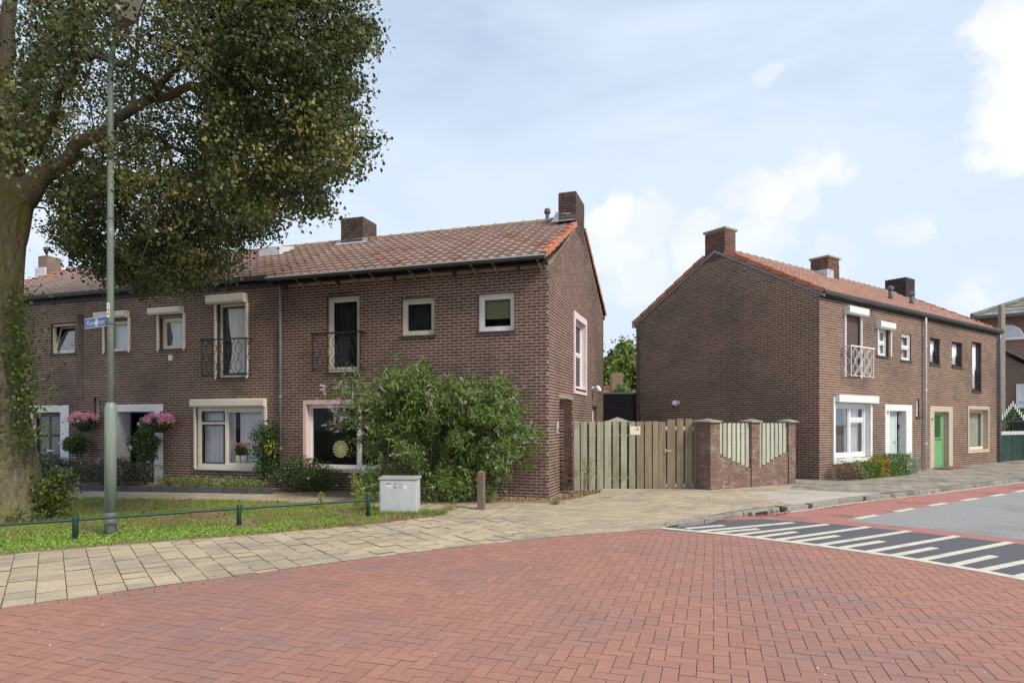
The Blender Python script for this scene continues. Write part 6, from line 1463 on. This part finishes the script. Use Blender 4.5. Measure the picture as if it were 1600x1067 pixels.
px_ = 800+FPX*C[:, 0]/np.maximum(C[:, 1], .5); 
tone = np.clip(np.repeat(rng.uniform(.1,.9,len(cen)), K)+rng.normal(size=len(C))*.12, .01, .99)
leaves('crown', C-np.array([TX,TY,0]), .060, .050, M['leaf'], tr, up=.2, droop=.5, tone=tone, rng=rng)
yl = [at(118,2,9), at(105,5,9), at(355,45,9), at(368,58,9), at(300,270,10), at(318,278,10), at(310,305,10.5)]
leaves('turning_leaves', np.vstack([np.array(p)-np.array([TX,TY,0])+rng.normal(size=(26,3))*.10 for p in yl]), .09, .07, M['leaf_y'], tr, droop=.3)
# fine twigs
tb = MB(); g = random.Random(3)
for i in range(170):
    p = Vector(cen[g.randrange(len(cen))])-Vector((TX,TY,0)); best = min((q for pts, _ in limbs for q in pts), key=lambda q: (q-p).length)
    if (best-p).length > 3.2: continue
    m_ = (p+best)/2+Vector((g.uniform(-.2,.2), g.uniform(-.2,.2), g.uniform(0,.3))); tb.tube([best, m_, p], [.028,.017,.007], 5)
tb.build('twigs', M['twig'], tr, kind='stuff')
# shoots on the trunk
C = []
gg = np.random.default_rng(6)
for py, n, sp_ in ((470,120,.16),(500,240,.2),(540,300,.22),(575,320,.22),(610,340,.24),(645,330,.24),(680,240,.20),(700,120,.14),(450,60,.12)):
    zc = P3(30, py, TY-.42); C.append(np.array([zc.x+.05, -.40, zc.z])+gg.normal(size=(int(n*.45),3))*np.array([sp_*1.1,.05,.16]))
    C.append(np.array([.42-(700-py)*.0008, -.20, zc.z])+gg.normal(size=(n//3,3))*np.array([.10,.1,.14]))
leaves('trunk_shoots', np.vstack(C), .062, .05, M['ivy'], tr, droop=.3, up=.1)
x, y = G(86, 812); bush('tree_base_shoots', (x, y, .45), (.36,.32,.50), 900, .07, .05, 'ivy', 'leafy shoots sprouting at the right foot of the tree trunk', 'plant', stems=9, seed=51, shell=.2)
x, y = G(55, 818); bush('tree_base_weeds', (x-.1, y, .12), (.5,.2,.12), 250, .05, .03, 'shrub', 'low weeds in front of the foot of the tree trunk', 'weed', stems=2, seed=52)
# distant trees between the houses
def ftree(x, y, h, r, m, label, seed, cat='tree', n=5200, lz=.55):
    t = empty('background_tree', (x, y, 0), 0, label=label, cat=cat, group='trees behind the gap')
    MB().tube([(0,0,0),(.1,0,h*.4),(0,0,h*.75)], [.3,.22,.1], 8).build('trunk', M['twig'], t)
    g = np.random.default_rng(seed); P_ = []
    for k in range(26):
        d = g.normal(size=3); d /= np.linalg.norm(d); c = np.array([0,0,h*.64])+d*np.array([r,r,h*.33])*g.uniform(.4,.95); P_.append(c+g.normal(size=(n//26,3))*r*.20)
    leaves('crown', np.vstack(P_), .34, .26, M[m], t)
ftree(6.4, 50, 7.6, 2.6, 'farleaf', 'rounded light green tree at the left side of the gap', 1)
ftree(10.0, 52, 8.4, 2.4, 'farleaf', 'taller yellow-green tree beside the right gable', 2)
ftree(9.4, 57, 8.6, 1.0, 'farleaf2', 'dark narrow tree between the two light green ones', 3, n=2600)
bush('background_bush', (6.6, 37, 2.9), (.9,.7,.9), 1600, .22, .16, 'farleaf', 'yellow-green bush before the distant orange roof', seed=61)

fp = scatter([(-4.5,5.2),(2.2,9.3),(5.2,6.0),(5.5,3.4),(-4,3.2)], 150, RNG)
leaves('road_grit', np.column_stack([fp, np.full(len(fp), .006)]), .014, .011, M['paint'], None, up=2.5, kind='stuff')
fp = np.vstack([scatter([(2.3,9.75),(4.4,11.1),(4.5,11.0),(2.4,9.65)], 60, RNG), scatter([(4.1,10.5),(4.7,10.8),(5.0,11.2),(4.3,11.0)], 220, RNG), scatter([(5.3,11.45),(9.3,14.0),(9.4,13.9),(5.4,11.35)], 120, RNG)])
leaves('kerb_litter', np.column_stack([fp, np.full(len(fp), .015)]), .035, .02, M['dead'], None, up=1.5, kind='stuff')
